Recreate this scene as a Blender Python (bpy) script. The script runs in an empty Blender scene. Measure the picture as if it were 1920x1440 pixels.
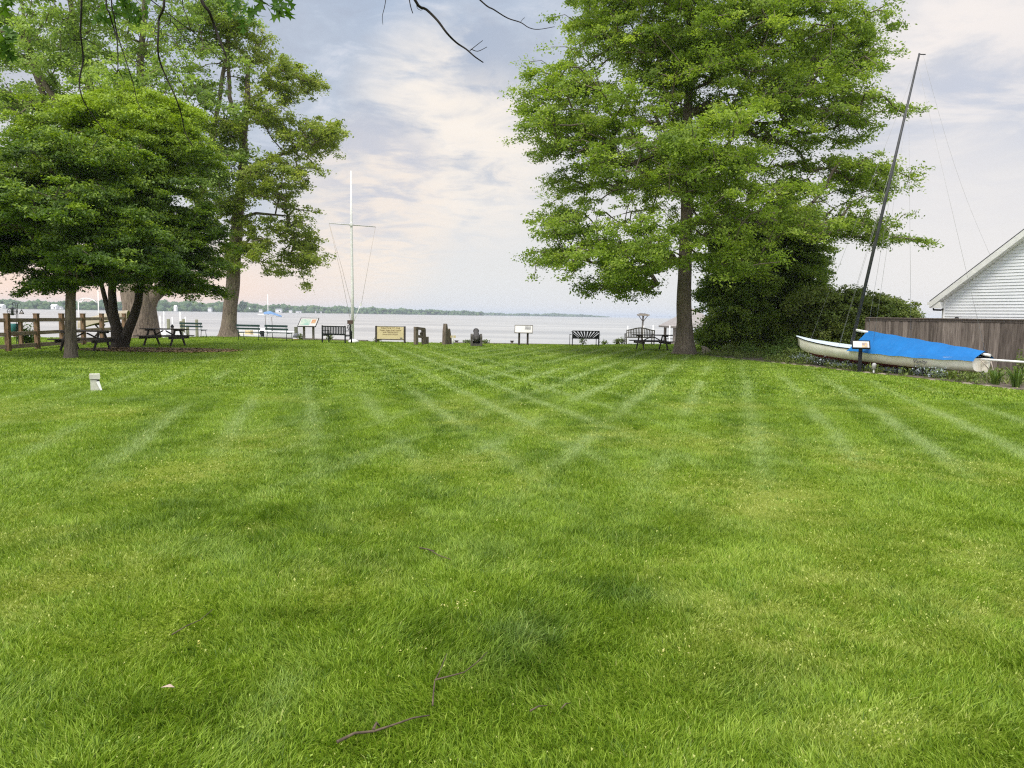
import bpy, math, random
import numpy as np
from mathutils import Vector, Matrix

random.seed(7)
rng = np.random.default_rng(11)
R = math.radians
scene = bpy.context.scene
col = scene.collection

# ------------------------------------------------------------------ camera
FPX = 1371.0                      # focal length in photograph pixels (1920 wide)
EYE = 1.6
PITCH = math.atan(129.0 / FPX)
ROLL = R(0.96)
cF = Vector((0, math.cos(PITCH), -math.sin(PITCH)))
_R0 = Vector((1, 0, 0))
_U0 = Vector((0, math.sin(PITCH), math.cos(PITCH)))
cR = _R0 * math.cos(ROLL) + _U0 * math.sin(ROLL)
cU = -_R0 * math.sin(ROLL) + _U0 * math.cos(ROLL)
cam_data = bpy.data.cameras.new("camera")
cam_data.sensor_width = 36.0
cam_data.lens = 36.0 * FPX / 1920.0
cam_data.clip_start = 0.05
cam_data.clip_end = 40000
cam = bpy.data.objects.new("camera", cam_data)
m = Matrix((cR, cU, -cF)).transposed().to_4x4()
m.translation = Vector((0, 0, EYE))
cam.matrix_world = m
col.objects.link(cam)
scene.camera = cam


def ray(px, py):
    return cF + cR * ((px - 960.0) / FPX) + cU * ((720.0 - py) / FPX)


def at(px, py, Y):
    d = ray(px, py)
    return Vector((0, 0, EYE)) + d * (Y / d.y)


def gnd(px, py, z=0.0):
    d = ray(px, py)
    return Vector((0, 0, EYE)) + d * ((z - EYE) / d.z)


def sdir(px, py):
    return ray(px, py).normalized()


# ------------------------------------------------------------------ light
EXPO = 1.15
scene.view_settings.view_transform = 'Standard'
scene.view_settings.look = 'None'
scene.view_settings.exposure = EXPO
scene.view_settings.gamma = 1.0
scene.cycles.use_denoising = False
scene.cycles.denoising_input_passes = 'RGB_ALBEDO_NORMAL'
scene.cycles.denoising_prefilter = 'ACCURATE'
scene.cycles.filter_width = 1.2
scene.cycles.use_adaptive_sampling = False
scene.cycles.max_bounces = 8
scene.cycles.transparent_max_bounces = 8
SUN_EL, SUN_AZ = R(60), R(-152)   # soft glow high behind the camera's left shoulder
sd = bpy.data.lights.new("sun", 'SUN')
sd.energy = 1.5
sd.angle = R(18)
sd.color = (1.0, 0.95, 0.86)
sun = bpy.data.objects.new("sun", sd)
to_sun = Vector((math.sin(SUN_AZ) * math.cos(SUN_EL), math.cos(SUN_AZ) * math.cos(SUN_EL), math.sin(SUN_EL)))
sun.rotation_euler = (-to_sun).to_track_quat('-Z', 'Y').to_euler()
sun.location = (0, -10, 40)
col.objects.link(sun)

world = bpy.data.worlds.new("World")
scene.world = world
world.use_nodes = True
nt = world.node_tree
nt.nodes.clear()


class NB:
    """tiny node-building helper"""
    def __init__(s, nt):
        s.nt = nt

    def n(s, t, **kw):
        nd = s.nt.nodes.new(t)
        for k, v in kw.items():
            setattr(nd, k, v)
        return nd

    def link(s, a, b):
        s.nt.links.new(a, b)

    def setin(s, sock, v):
        if hasattr(v, 'is_linked') or isinstance(v, bpy.types.NodeSocket):
            s.nt.links.new(v, sock)
        elif v is not None:
            sock.default_value = v

    def math(s, op, a, b=None, c=None, clamp=False):
        nd = s.n('ShaderNodeMath', operation=op)
        nd.use_clamp = clamp
        s.setin(nd.inputs[0], a)
        s.setin(nd.inputs[1], b)
        s.setin(nd.inputs[2], c)
        return nd.outputs[0]

    def vmath(s, op, a, b=None):
        nd = s.n('ShaderNodeVectorMath', operation=op)
        s.setin(nd.inputs[0], a)
        s.setin(nd.inputs[1], b)
        return nd.outputs['Value'] if op in ('DOT_PRODUCT', 'LENGTH') else nd.outputs[0]

    def mix(s, f, a, b, blend='MIX'):
        nd = s.n('ShaderNodeMix', data_type='RGBA', blend_type=blend)
        s.setin(nd.inputs[0], f)
        for sock, v in ((nd.inputs[6], a), (nd.inputs[7], b)):
            s.setin(sock, (*v, 1.0) if isinstance(v, tuple) and len(v) == 3 else v)
        return nd.outputs[2]

    def smooth(s, v, a, b, lo=0.0, hi=1.0):
        nd = s.n('ShaderNodeMapRange', interpolation_type='SMOOTHSTEP')
        s.setin(nd.inputs[0], v)
        for i, q in enumerate((a, b, lo, hi)):
            nd.inputs[i + 1].default_value = q
        return nd.outputs[0]

    def noise(s, vec, scale, detail=4, rough=0.55, dist=0.0):
        nd = s.n('ShaderNodeTexNoise')
        if vec is not None:
            s.setin(nd.inputs['Vector'], vec)
        nd.inputs['Scale'].default_value = scale
        nd.inputs['Detail'].default_value = detail
        nd.inputs['Roughness'].default_value = rough
        nd.inputs['Distortion'].default_value = dist
        return nd.outputs['Fac']

    def ramp(s, f, stops):
        nd = s.n('ShaderNodeValToRGB')
        el = nd.color_ramp.elements
        while len(el) < len(stops):
            el.new(0.5)
        for e, (p, c) in zip(el, stops):
            e.position = p
            e.color = (*c, 1.0)
        s.setin(nd.inputs[0], f)
        return nd.outputs[0]


def lin(r, g, b):
    f = lambda c: (c / 255 / 12.92) if c / 255 <= 0.04045 else ((c / 255 + 0.055) / 1.055) ** 2.4
    return (f(r), f(g), f(b))


B = NB(nt)
tc = B.n('ShaderNodeTexCoord')
D = B.vmath('NORMALIZE', tc.outputs['Generated'])
sep = B.n('ShaderNodeSeparateXYZ')
B.link(D, sep.inputs[0])
dx, dy, dz = sep.outputs
zz = B.math('MAXIMUM', dz, 0.0)
# cloud-deck coordinates (a flat layer overhead, so streaks flatten to the horizon)
den = B.math('ADD', zz, 0.13)
comb = B.n('ShaderNodeCombineXYZ')
B.link(B.math('DIVIDE', dx, den), comb.inputs[0])
B.link(B.math('DIVIDE', dy, den), comb.inputs[1])
P = comb.outputs[0]
n1 = B.noise(P, 0.9, 7, 0.58, 0.7)
n2 = B.noise(P, 2.6, 6, 0.6, 0.5)
n3 = B.noise(P, 0.35, 3, 0.5, 0.3)
elev = B.math('ADD', zz, B.math('MULTIPLY', B.math('SUBTRACT', n1, 0.5), 0.10))
base = B.ramp(elev, [(0.0, lin(222, 223, 225)), (0.05, lin(224, 223, 222)), (0.14, lin(222, 220, 219)), (0.23, lin(211, 212, 215)),
                     (0.34, lin(196, 203, 213)), (0.5, lin(186, 194, 210)), (1.0, lin(222, 224, 228))])
n4 = B.noise(P, 5.5, 6, 0.62, 0.8)


def blob(px, py, a0, a1):
    d = B.vmath('DOT_PRODUCT', D, tuple(sdir(px, py)))
    return B.smooth(d, math.cos(R(a1)), math.cos(R(a0)))


c = base
# blue-grey mass upper left of centre
f = B.math('MULTIPLY', blob(640, 50, 3, 19), B.smooth(n1, 0.28, 0.6, 0.45, 1.0))
c = B.mix(f, c, lin(172, 187, 208))
f = B.math('MULTIPLY', blob(560, 230, 3, 11), 0.6)
c = B.mix(f, c, lin(193, 199, 209))
# ragged darker puffs over the upper half
up_ = B.smooth(zz, 0.10, 0.24)
puff = B.smooth(B.math('ADD', B.math('MULTIPLY', n2, 0.6), B.math('MULTIPLY', n4, 0.4)), 0.56, 0.40)
c = B.mix(B.math('MULTIPLY', B.math('MULTIPLY', puff, up_), 0.42), c, lin(164, 170, 186))
lite = B.smooth(B.math('ADD', B.math('MULTIPLY', n2, 0.5), B.math('MULTIPLY', n4, 0.5)), 0.50, 0.66)
c = B.mix(B.math('MULTIPLY', B.math('MULTIPLY', lite, up_), 0.55), c, lin(226, 226, 232))
# cream glow through the deck at the middle
f = B.math('MULTIPLY', blob(850, 230, 0.0, 9.0), B.smooth(n2, 0.36, 0.62, 0.0, 1.0))
c = B.mix(f, c, lin(246, 237, 226))
f = B.math('MULTIPLY', blob(890, 300, 0.0, 8), B.smooth(n4, 0.32, 0.62, 0.15, 0.8))
c = B.mix(f, c, lin(244, 234, 222))
f = B.math('MULTIPLY', blob(690, 405, 0.0, 8), B.smooth(n4, 0.3, 0.62, 0.35, 0.9))
c = B.mix(f, c, lin(246, 231, 215))
f = B.math('MULTIPLY', blob(700, 335, 0.0, 6), B.smooth(n2, 0.55, 0.40, 0.1, 0.75))
c = B.mix(f, c, lin(192, 195, 207))
# right side: pale cream top, blue-grey band, cream below
f = B.math('MULTIPLY', blob(1800, 110, 1, 8), B.smooth(n2, 0.35, 0.6, 0.3, 1.0))
c = B.mix(f, c, lin(242, 234, 228))
f = B.math('MULTIPLY', blob(1840, 270, 2, 8.0), B.smooth(n2, 0.6, 0.38, 0.25, 0.95))
c = B.mix(f, c, lin(194, 199, 212))
f = B.math('MULTIPLY', blob(1800, 440, 1, 9), 0.8)
c = B.mix(f, c, lin(232, 227, 224))
# peach towards the far left horizon
f = B.math('MULTIPLY', B.smooth(dx, -0.10, -0.45), B.smooth(zz, 0.13, 0.0))
c = B.mix(f, c, lin(255, 222, 198))
# unseen sky behind the camera, brightened round the hidden sun to add light
gd = B.vmath('DOT_PRODUCT', D, tuple(to_sun))
glow = B.smooth(gd, 0.0, 1.0, 1.0, 2.6)
vis = B.smooth(dz, -0.02, 0.0, 0.5, 1.10)
stren = B.math('MULTIPLY', B.math('MULTIPLY', glow, vis), 1.0 / (2 ** EXPO))
bg1 = B.n('ShaderNodeBackground')
B.link(c, bg1.inputs[0])
B.link(stren, bg1.inputs[1])
sky = B.n('ShaderNodeTexSky', sky_type='NISHITA')
sky.sun_disc = False
sky.sun_elevation = SUN_EL
sky.sun_rotation = SUN_AZ
bg2 = B.n('ShaderNodeBackground')
B.link(sky.outputs[0], bg2.inputs[0])
bg2.inputs[1].default_value = 0.08
mx = B.n('ShaderNodeMixShader')
mx.inputs[0].default_value = 0.95
B.link(bg2.outputs[0], mx.inputs[1])
B.link(bg1.outputs[0], mx.inputs[2])
wo = B.n('ShaderNodeOutputWorld')
B.link(mx.outputs[0], wo.inputs[0])

# ------------------------------------------------------------------ materials
_mats = {}


def mat(name, color, rough=0.8, var=0.25, scale=6.0, spec=0.3, metal=0.0, stretch=(1, 1, 1), bump=0.0, color2=None, detail=5):
    """weathered plain surface: two tones broken by noise"""
    if name in _mats:
        return _mats[name]
    mt = bpy.data.materials.new(name)
    mt.use_nodes = True
    b = NB(mt.node_tree)
    p = mt.node_tree.nodes['Principled BSDF']
    t = b.n('ShaderNodeTexCoord')
    mp = b.n('ShaderNodeMapping')
    mp.inputs['Scale'].default_value = stretch
    b.link(t.outputs['Object'], mp.inputs[0])
    nz = b.noise(mp.outputs[0], scale, detail, 0.6)
    c2 = color2 or tuple(x * (1 - var) for x in color)
    c1 = tuple(min(1, x * (1 + var * 0.6)) for x in color) if not color2 else color
    b.link(b.ramp(nz, [(0.3, c2), (0.7, c1)]), p.inputs['Base Color'])
    p.inputs['Roughness'].default_value = rough
    p.inputs['Specular IOR Level'].default_value = spec
    p.inputs['Metallic'].default_value = metal
    if bump:
        bn = b.n('ShaderNodeBump')
        bn.inputs['Strength'].default_value = bump
        bn.inputs['Distance'].default_value = 0.02
        b.link(nz, bn.inputs['Height'])
        b.link(bn.outputs[0], p.inputs['Normal'])
    _mats[name] = mt
    return mt


def leaf_mat(name, dark, mid, light, trans=0.4, spec=0.25):
    mt = bpy.data.materials.new(name)
    mt.use_nodes = True
    b = NB(mt.node_tree)
    p = mt.node_tree.nodes['Principled BSDF']
    out = mt.node_tree.nodes['Material Output']
    a = b.n('ShaderNodeAttribute', attribute_name='tone')
    cc = b.ramp(a.outputs['Fac'], [(0.0, dark), (0.5, mid), (1.0, light)])
    b.link(cc, p.inputs['Base Color'])
    p.inputs['Roughness'].default_value = 0.55
    p.inputs['Specular IOR Level'].default_value = spec
    tr = b.n('ShaderNodeBsdfTranslucent')
    b.link(b.mix(1.0, cc, (1.25, 1.3, 0.55), 'MULTIPLY'), tr.inputs[0])
    ms = b.n('ShaderNodeMixShader')
    ms.inputs[0].default_value = trans
    b.link(p.outputs[0], ms.inputs[1])
    b.link(tr.outputs[0], ms.inputs[2])
    b.link(ms.outputs[0], out.inputs[0])
    return mt


def bark_mat(name, c1, c2, scale=3.0):
    mt = bpy.data.materials.new(name)
    mt.use_nodes = True
    b = NB(mt.node_tree)
    p = mt.node_tree.nodes['Principled BSDF']
    g = b.n('ShaderNodeNewGeometry')
    mp = b.n('ShaderNodeMapping')
    mp.inputs['Scale'].default_value = (7, 7, 1.1)
    b.link(g.outputs['Position'], mp.inputs[0])
    nz = b.noise(mp.outputs[0], scale, 6, 0.65, 0.6)
    big = b.noise(g.outputs['Position'], 1.2, 4)
    cc = b.ramp(nz, [(0.32, c2), (0.62, c1)])
    cc = b.mix(b.math('MULTIPLY', b.smooth(big, 0.4, 0.7), 0.35), cc, tuple(x * 1.35 for x in c1))
    b.link(cc, p.inputs['Base Color'])
    p.inputs['Roughness'].default_value = 0.9
    p.inputs['Specular IOR Level'].default_value = 0.15
    bn = b.n('ShaderNodeBump')
    bn.inputs['Strength'].default_value = 0.9
    bn.inputs['Distance'].default_value = 0.04
    b.link(nz, bn.inputs['Height'])
    b.link(bn.outputs[0], p.inputs['Normal'])
    return mt


# ------------------------------------------------------------------ mesh helpers
def mesh_np(name, V, quads=None, tris=None, material=None, parent=None, attrs=None, smooth=False):
    me = bpy.data.meshes.new(name)
    V = np.asarray(V, dtype=np.float32)
    me.vertices.add(len(V))
    me.vertices.foreach_set('co', V.ravel())
    idx, starts, pos = [], [], 0
    for F, k in ((quads, 4), (tris, 3)):
        if F is not None and len(F):
            F = np.asarray(F, dtype=np.int32)
            idx.append(F.ravel())
            starts.append(pos + np.arange(len(F), dtype=np.int32) * k)
            pos += F.size
    idx = np.concatenate(idx)
    starts = np.concatenate(starts)
    me.loops.add(len(idx))
    me.loops.foreach_set('vertex_index', idx)
    me.polygons.add(len(starts))
    me.polygons.foreach_set('loop_start', starts)
    if smooth:
        me.polygons.foreach_set('use_smooth', np.ones(len(starts), dtype=bool))
    for k, arr in (attrs or {}).items():
        at_ = me.attributes.new(k, 'FLOAT', 'POINT')
        at_.data.foreach_set('value', np.asarray(arr, dtype=np.float32))
    me.update(calc_edges=True)
    if material:
        me.materials.append(material)
    o = bpy.data.objects.new(name, me)
    col.objects.link(o)
    if parent:
        o.parent = parent
    return o


class MB:
    """collects shapes and links them as ONE mesh object"""
    def __init__(s):
        s.v, s.f, s.sm = [], [], []

    def add(s, vs, fs, smooth=False):
        k = len(s.v)
        s.v += [tuple(v) for v in vs]
        s.f += [tuple(i + k for i in f) for f in fs]
        s.sm += [smooth] * len(fs)
        return s

    def box(s, c, size, rot=None):
        c = Vector(c)
        hx, hy, hz = (q / 2 for q in size)
        vs = []
        for z in (-hz, hz):
            for x, y in ((-hx, -hy), (hx, -hy), (hx, hy), (-hx, hy)):
                p = Vector((x, y, z))
                if rot is not None:
                    p = rot @ p
                vs.append(c + p)
        return s.add(vs, [(3, 2, 1, 0), (4, 5, 6, 7), (0, 1, 5, 4), (1, 2, 6, 5), (2, 3, 7, 6), (3, 0, 4, 7)])

    def bar(s, p, q, w, h, up=(0, 0, 1)):
        """beam from p to q: w across, h along up"""
        p, q = Vector(p), Vector(q)
        d = (q - p).normalized()
        up = Vector(up)
        side = d.cross(up)
        if side.length < 1e-4:
            side = d.cross(Vector((1, 0, 0)))
        side.normalize()
        u = side.cross(d).normalized()
        vs = []
        for e in (p, q):
            for a, b_ in ((-1, -1), (1, -1), (1, 1), (-1, 1)):
                vs.append(e + side * (a * w / 2) + u * (b_ * h / 2))
        return s.add(vs, [(3, 2, 1, 0), (4, 5, 6, 7), (0, 1, 5, 4), (1, 2, 6, 5), (2, 3, 7, 6), (3, 0, 4, 7)])

    def tube(s, pts, radii, n=8, cap=True, smooth=True, wob=0.0):
        pts = [Vector(p) for p in pts]
        if not isinstance(radii, (list, tuple)):
            radii = [radii] * len(pts)
        vs, fs = [], []
        ref = None
        for i, p in enumerate(pts):
            d = (pts[min(i + 1, len(pts) - 1)] - pts[max(i - 1, 0)]).normalized()
            if ref is None:
                ref = Vector((1, 0, 0)) if abs(d.x) < 0.9 else Vector((0, 1, 0))
            a = (ref - d * ref.dot(d)).normalized()
            ref = a
            b_ = d.cross(a)
            for k in range(n):
                t = 2 * math.pi * k / n
                r = radii[i] * (1 + (wob * math.sin(3 * t + i * 0.7) + wob * 0.7 * math.sin(5 * t + 1.3 - i * 0.4) if wob else 0))
                vs.append(p + a * (math.cos(t) * r) + b_ * (math.sin(t) * r))
        for i in range(len(pts) - 1):
            for k in range(n):
                k2 = (k + 1) % n
                fs.append((i * n + k, i * n + k2, (i + 1) * n + k2, (i + 1) * n + k))
        s.add(vs, fs, smooth)
        if cap:
            k = len(s.v) - len(vs)
            s.f += [tuple(k + j for j in reversed(range(n))), tuple(k + (len(pts) - 1) * n + j for j in range(n))]
            s.sm += [False, False]
        return s

    def lathe(s, axis_p, axis_d, prof, n=14):
        """prof: list of (distance along axis, radius)"""
        p, d = Vector(axis_p), Vector(axis_d).normalized()
        return s.tube([p + d * t for t, r in prof], [max(r, 1e-4) for t, r in prof], n, True)

    def prism(s, poly, off):
        """poly: list of 3D points, extruded by vector off"""
        off = Vector(off)
        n = len(poly)
        vs = [Vector(p) for p in poly] + [Vector(p) + off for p in poly]
        fs = [tuple(reversed(range(n))), tuple(range(n, 2 * n))] + [(i, (i + 1) % n, n + (i + 1) % n, n + i) for i in range(n)]
        return s.add(vs, fs)

    def build(s, name, material, parent=None, label=None):
        me = bpy.data.meshes.new(name)
        me.from_pydata([tuple(v) for v in s.v], [], s.f)
        me.polygons.foreach_set('use_smooth', s.sm)
        me.update()
        me.materials.append(material)
        o = bpy.data.objects.new(name, me)
        col.objects.link(o)
        if parent is not None:
            o.parent = parent
        if label:
            o['label'] = label
        return o


def tag(o, label=None, cat=None, group=None, kind=None):
    if label:
        o['label'] = label
    if cat:
        o['category'] = cat
    if group:
        o['group'] = group
    if kind:
        o['kind'] = kind
    return o


def thing(name, label, cat, loc, rz=0.0, group=None):
    o = bpy.data.objects.new(name, None)
    o.empty_display_size = 0.3
    col.objects.link(o)
    o.location = loc
    o.rotation_euler = (0, 0, rz)
    return tag(o, label, cat, group)


def dup(root, loc, rz, label, group=None):
    r = root.copy()
    col.objects.link(r)
    r.location = loc
    r.rotation_euler = (0, 0, rz)
    r['label'] = label
    if group:
        r['group'] = group
    for ch in list(root.children):
        c_ = ch.copy()
        col.objects.link(c_)
        c_.parent = r
        for g_ in list(ch.children):
            d_ = g_.copy()
            col.objects.link(d_)
            d_.parent = c_
    return r


def lettering(name, body, size, material, parent, M, extrude=0.002, shear=0.0, align='CENTER'):
    cu = bpy.data.curves.new(name, 'FONT')
    cu.body = body
    cu.size = size
    cu.extrude = extrude
    cu.shear = shear
    cu.align_x = align
    cu.align_y = 'CENTER'
    t = bpy.data.objects.new(name + "_curve", cu)
    col.objects.link(t)
    dg = bpy.context.evaluated_depsgraph_get()
    me = bpy.data.meshes.new_from_object(t.evaluated_get(dg))
    col.objects.unlink(t)
    bpy.data.objects.remove(t)
    me.materials.clear()
    me.materials.append(material)
    o = bpy.data.objects.new(name, me)
    col.objects.link(o)
    o.parent = parent
    o.matrix_local = M
    return o


# ------------------------------------------------------------------ ground
WATER_Z = -2.0
_ex = np.array([-90, -30, -21, -18.5, -16, -13, -8, -3, 4, 8, 14, 25, 70], float)
_ey = np.array([36, 38, 40, 45, 45.5, 42.3, 41.3, 40.6, 41.3, 44.5, 46, 47, 48], float)


def edge_y(x):
    return np.interp(x, _ex, _ey)


BED = [gnd(1315, 666), gnd(1400, 675), gnd(1500, 685), gnd(1611, 698), gnd(1700, 707), gnd(1800, 718), gnd(1905, 731)]
_bx = np.array([p.x for p in BED])
_by = np.array([p.y for p in BED])


def bed_x(y):
    """x of the flower-bed border at depth y (bed lies to the right of it)"""
    y = np.asarray(y, float)
    o = np.argsort(_by)
    v = np.interp(y, _by[o], _bx[o])
    v = np.where(y < _by.min(), _bx[-1] + (_by.min() - y) * 0.12, v)
    return np.where(y > _by.max() + 0.3, _bx[0] + (y - _by.max()) * 2.2, v)


LIT_C = gnd(300, 657)


def blobs(spec, x, y):
    t = np.zeros_like(x)
    for px, py, rx, ry, a in spec:
        g = gnd(px, py)
        wx = rx * g.y / FPX
        wy = ry * g.y * g.y / (FPX * EYE)
        t = np.maximum(t, a * np.exp(-(((x - g.x) / wx) ** 2 + ((y - g.y) / wy) ** 2)))
    return t


def vnoise(x, y, s, seed=0):
    """smooth value noise"""
    r_ = np.random.default_rng(seed)
    tab = r_.random((256, 256))
    u, v = x * s + 1000.3, y * s + 1000.7
    i, j = np.floor(u).astype(int), np.floor(v).astype(int)
    fu, fv = u - i, v - j
    fu, fv = fu * fu * (3 - 2 * fu), fv * fv * (3 - 2 * fv)
    g = lambda a, b_: tab[a % 256, b_ % 256]
    return (g(i, j) * (1 - fu) * (1 - fv) + g(i + 1, j) * fu * (1 - fv) + g(i, j + 1) * (1 - fu) * fv + g(i + 1, j + 1) * fu * fv)


def fbm(x, y, s, seed=0):
    return (vnoise(x, y, s, seed) * 0.5 + vnoise(x, y, s * 2.1, seed + 1) * 0.3 + vnoise(x, y, s * 4.3, seed + 2) * 0.2)


DRY = [(340, 890, 100, 35, .9), (1450, 935, 160, 45, .9), (620, 1090, 130, 40, .7), (1650, 865, 130, 25, .8), (1830, 1050, 150, 70, .8),
       (1230, 1060, 110, 40, .6), (60, 1010, 90, 60, .5), (250, 1200, 130, 50, .45), (1660, 1380, 170, 60, .6), (960, 900, 90, 25, .5),
       (1560, 1010, 120, 40, .6), (330, 1150, 60, 30, .4), (480, 830, 80, 25, .5), (1250, 900, 90, 20, .4), (700, 985, 90, 25, .45)]
LUSH = [(1000, 1200, 110, 90, .9), (1150, 1110, 110, 45, .8), (1300, 1130, 150, 45, .6), (690, 1050, 110, 40, .6), (400, 920, 70, 22, .7),
        (1010, 1310, 90, 45, .8), (330, 1330, 130, 40, .5), (560, 1170, 110, 50, .5), (820, 1180, 90, 50, .6), (1090, 1020, 120, 30, .4),
        (150, 1330, 120, 50, .4), (1450, 1250, 140, 60, .4), (560, 1040, 130, 40, .55), (1300, 990, 90, 30, .35)]
PALE = [(520, 1320, 55, 80, .9), (985, 1195, 55, 45, .9), (500, 880, 30, 110, .6), (700, 930, 60, 40, .3), (1380, 1290, 130, 50, .35),
        (900, 1010, 120, 40, .3), (280, 1010, 140, 60, .25), (1720, 1130, 60, 40, .5), (60, 1290, 50, 60, .4)]


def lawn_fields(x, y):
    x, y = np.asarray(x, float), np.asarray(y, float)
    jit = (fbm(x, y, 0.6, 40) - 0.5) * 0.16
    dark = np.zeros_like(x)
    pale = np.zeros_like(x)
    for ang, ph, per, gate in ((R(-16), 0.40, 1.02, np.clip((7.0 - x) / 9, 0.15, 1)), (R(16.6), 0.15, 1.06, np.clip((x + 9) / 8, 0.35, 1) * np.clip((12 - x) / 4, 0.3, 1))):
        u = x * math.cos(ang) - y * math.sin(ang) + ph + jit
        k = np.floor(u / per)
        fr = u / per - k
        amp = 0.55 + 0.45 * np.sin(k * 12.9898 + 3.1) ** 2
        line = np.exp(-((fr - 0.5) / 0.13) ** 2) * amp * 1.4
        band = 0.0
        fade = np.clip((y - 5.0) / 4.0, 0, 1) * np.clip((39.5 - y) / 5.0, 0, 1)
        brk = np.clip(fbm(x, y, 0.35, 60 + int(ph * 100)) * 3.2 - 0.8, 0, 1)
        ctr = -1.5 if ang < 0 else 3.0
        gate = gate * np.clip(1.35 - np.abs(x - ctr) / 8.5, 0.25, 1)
        pale = np.maximum(pale, (line * brk + band) * fade * gate)  # mowing lines: light caught by bent blades put into the colour
        dark = dark + 0.5 * (0.5 + 0.5 * np.tanh(10 * np.sin(math.pi * u / per))) * fade * gate  # alternate mowing bands darkened in colour, standing in for blade-lean shading
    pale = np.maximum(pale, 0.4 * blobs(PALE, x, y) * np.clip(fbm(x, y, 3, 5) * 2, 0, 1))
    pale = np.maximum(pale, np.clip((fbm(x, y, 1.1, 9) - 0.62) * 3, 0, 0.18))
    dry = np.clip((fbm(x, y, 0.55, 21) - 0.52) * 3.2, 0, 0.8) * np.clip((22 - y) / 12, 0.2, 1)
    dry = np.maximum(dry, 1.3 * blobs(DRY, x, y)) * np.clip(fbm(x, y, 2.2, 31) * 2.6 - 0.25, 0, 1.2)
    lush_shade = np.maximum(np.maximum(np.clip((fbm(x, y, 0.8, 77) - 0.5) * 2.6, 0, 0.8), 1.25 * blobs(LUSH, x, y)), dark * 1.05)
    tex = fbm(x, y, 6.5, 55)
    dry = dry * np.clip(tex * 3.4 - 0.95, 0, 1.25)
    lush_shade = lush_shade * (1 - np.clip(dry, 0, 1) * 0.7) * np.clip(2.6 * fbm(x, y, 5.5, 66) - 0.55, 0, 1)
    return np.clip(pale, 0, 1), np.clip(dry, 0, 1), np.clip(lush_shade, 0, 1)


def ground_z(x, y):
    d = np.asarray(y, float) - edge_y(x)
    t = np.clip(d / 2.2, 0, 1)
    return -3.2 * t * t * (3 - 2 * t)


def grass_color(b, tone):
    def A(k):
        return b.n('ShaderNodeAttribute', attribute_name=k).outputs['Fac']
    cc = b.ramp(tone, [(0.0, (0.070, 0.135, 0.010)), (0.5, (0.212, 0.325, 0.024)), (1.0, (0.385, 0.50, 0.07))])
    cc = b.mix(b.math('MULTIPLY', A('lush_shade'), 0.92), cc, b.ramp(tone, [(0.0, (0.032, 0.075, 0.006)), (1.0, (0.125, 0.235, 0.016))]))  # darker colour for lush growth and for shade among upright blades
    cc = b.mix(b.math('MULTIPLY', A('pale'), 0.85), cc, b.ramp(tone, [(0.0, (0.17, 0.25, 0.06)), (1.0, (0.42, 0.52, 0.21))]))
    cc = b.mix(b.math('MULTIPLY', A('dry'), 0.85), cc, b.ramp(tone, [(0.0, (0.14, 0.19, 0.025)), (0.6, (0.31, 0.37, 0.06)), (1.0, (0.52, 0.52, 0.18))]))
    return cc


# lawn sheet (the sheet drops as a bank to below the water)
xs = np.arange(-90, 70.01, 0.5)
ys = np.arange(-25, 56.01, 0.5)
GX, GY = np.meshgrid(xs, ys)
GZ = ground_z(GX, GY) + (fbm(GX, GY, 0.6, 3) - 0.5) * 0.015
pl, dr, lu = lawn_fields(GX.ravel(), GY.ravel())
sand = np.clip((GY - edge_y(GX) + 0.15) / 0.3, 0, 1).ravel()
nx, ny = len(xs), len(ys)
I = (np.arange(ny - 1)[:, None] * nx + np.arange(nx - 1)[None, :]).ravel()
Q = np.stack([I, I + 1, I + nx + 1, I + nx], 1)
mt = bpy.data.materials.new("lawn_soil")
mt.use_nodes = True
b = NB(mt.node_tree)
p = mt.node_tree.nodes['Principled BSDF']
g = b.n('ShaderNodeNewGeometry')
tone = b.smooth(b.noise(g.outputs['Position'], 60, 4, 0.7), 0.25, 0.75)
cc = b.mix(1.0, grass_color(b, tone), (0.62, 0.60, 0.55), 'MULTIPLY')
sa = b.n('ShaderNodeAttribute', attribute_name='sand').outputs['Fac']
cc = b.mix(sa, cc, b.ramp(b.noise(g.outputs['Position'], 3, 5), [(0.3, (0.16, 0.13, 0.10)), (0.7, (0.34, 0.30, 0.25))]))
b.link(cc, p.inputs['Base Color'])
p.inputs['Roughness'].default_value = 0.95
p.inputs['Specular IOR Level'].default_value = 0.1
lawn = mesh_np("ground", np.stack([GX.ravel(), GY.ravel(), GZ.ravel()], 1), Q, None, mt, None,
               {'pale': pl, 'dry': dr, 'lush_shade': lu, 'sand': sand}, True)
tag(lawn, "mown green lawn sloping off to a bank at the water", "ground", kind='structure')

# water
mt = bpy.data.materials.new("bay_water")
mt.use_nodes = True
b = NB(mt.node_tree)
p = mt.node_tree.nodes['Principled BSDF']
g = b.n('ShaderNodeNewGeometry')
mp = b.n('ShaderNodeMapping')
mp.inputs['Scale'].default_value = (0.35, 1.0, 1)
b.link(g.outputs['Position'], mp.inputs[0])
w1 = b.noise(mp.outputs[0], 0.9, 5, 0.6, 0.4)
w2 = b.noise(mp.outputs[0], 0.035, 4, 0.55, 0.3)
b.link(b.ramp(w2, [(0.35, (0.23, 0.232, 0.23)), (0.65, (0.41, 0.40, 0.375))]), p.inputs['Base Color'])
p.inputs['Roughness'].default_value = 0.22
p.inputs['IOR'].default_value = 1.33
bn = b.n('ShaderNodeBump')
bn.inputs['Strength'].default_value = 0.08
bn.inputs['Distance'].default_value = 0.5
b.link(b.math('ADD', w1, b.math('MULTIPLY', w2, 2.0)), bn.inputs['Height'])
b.link(bn.outputs[0], p.inputs['Normal'])
wm = MB()
S = 14000
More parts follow.
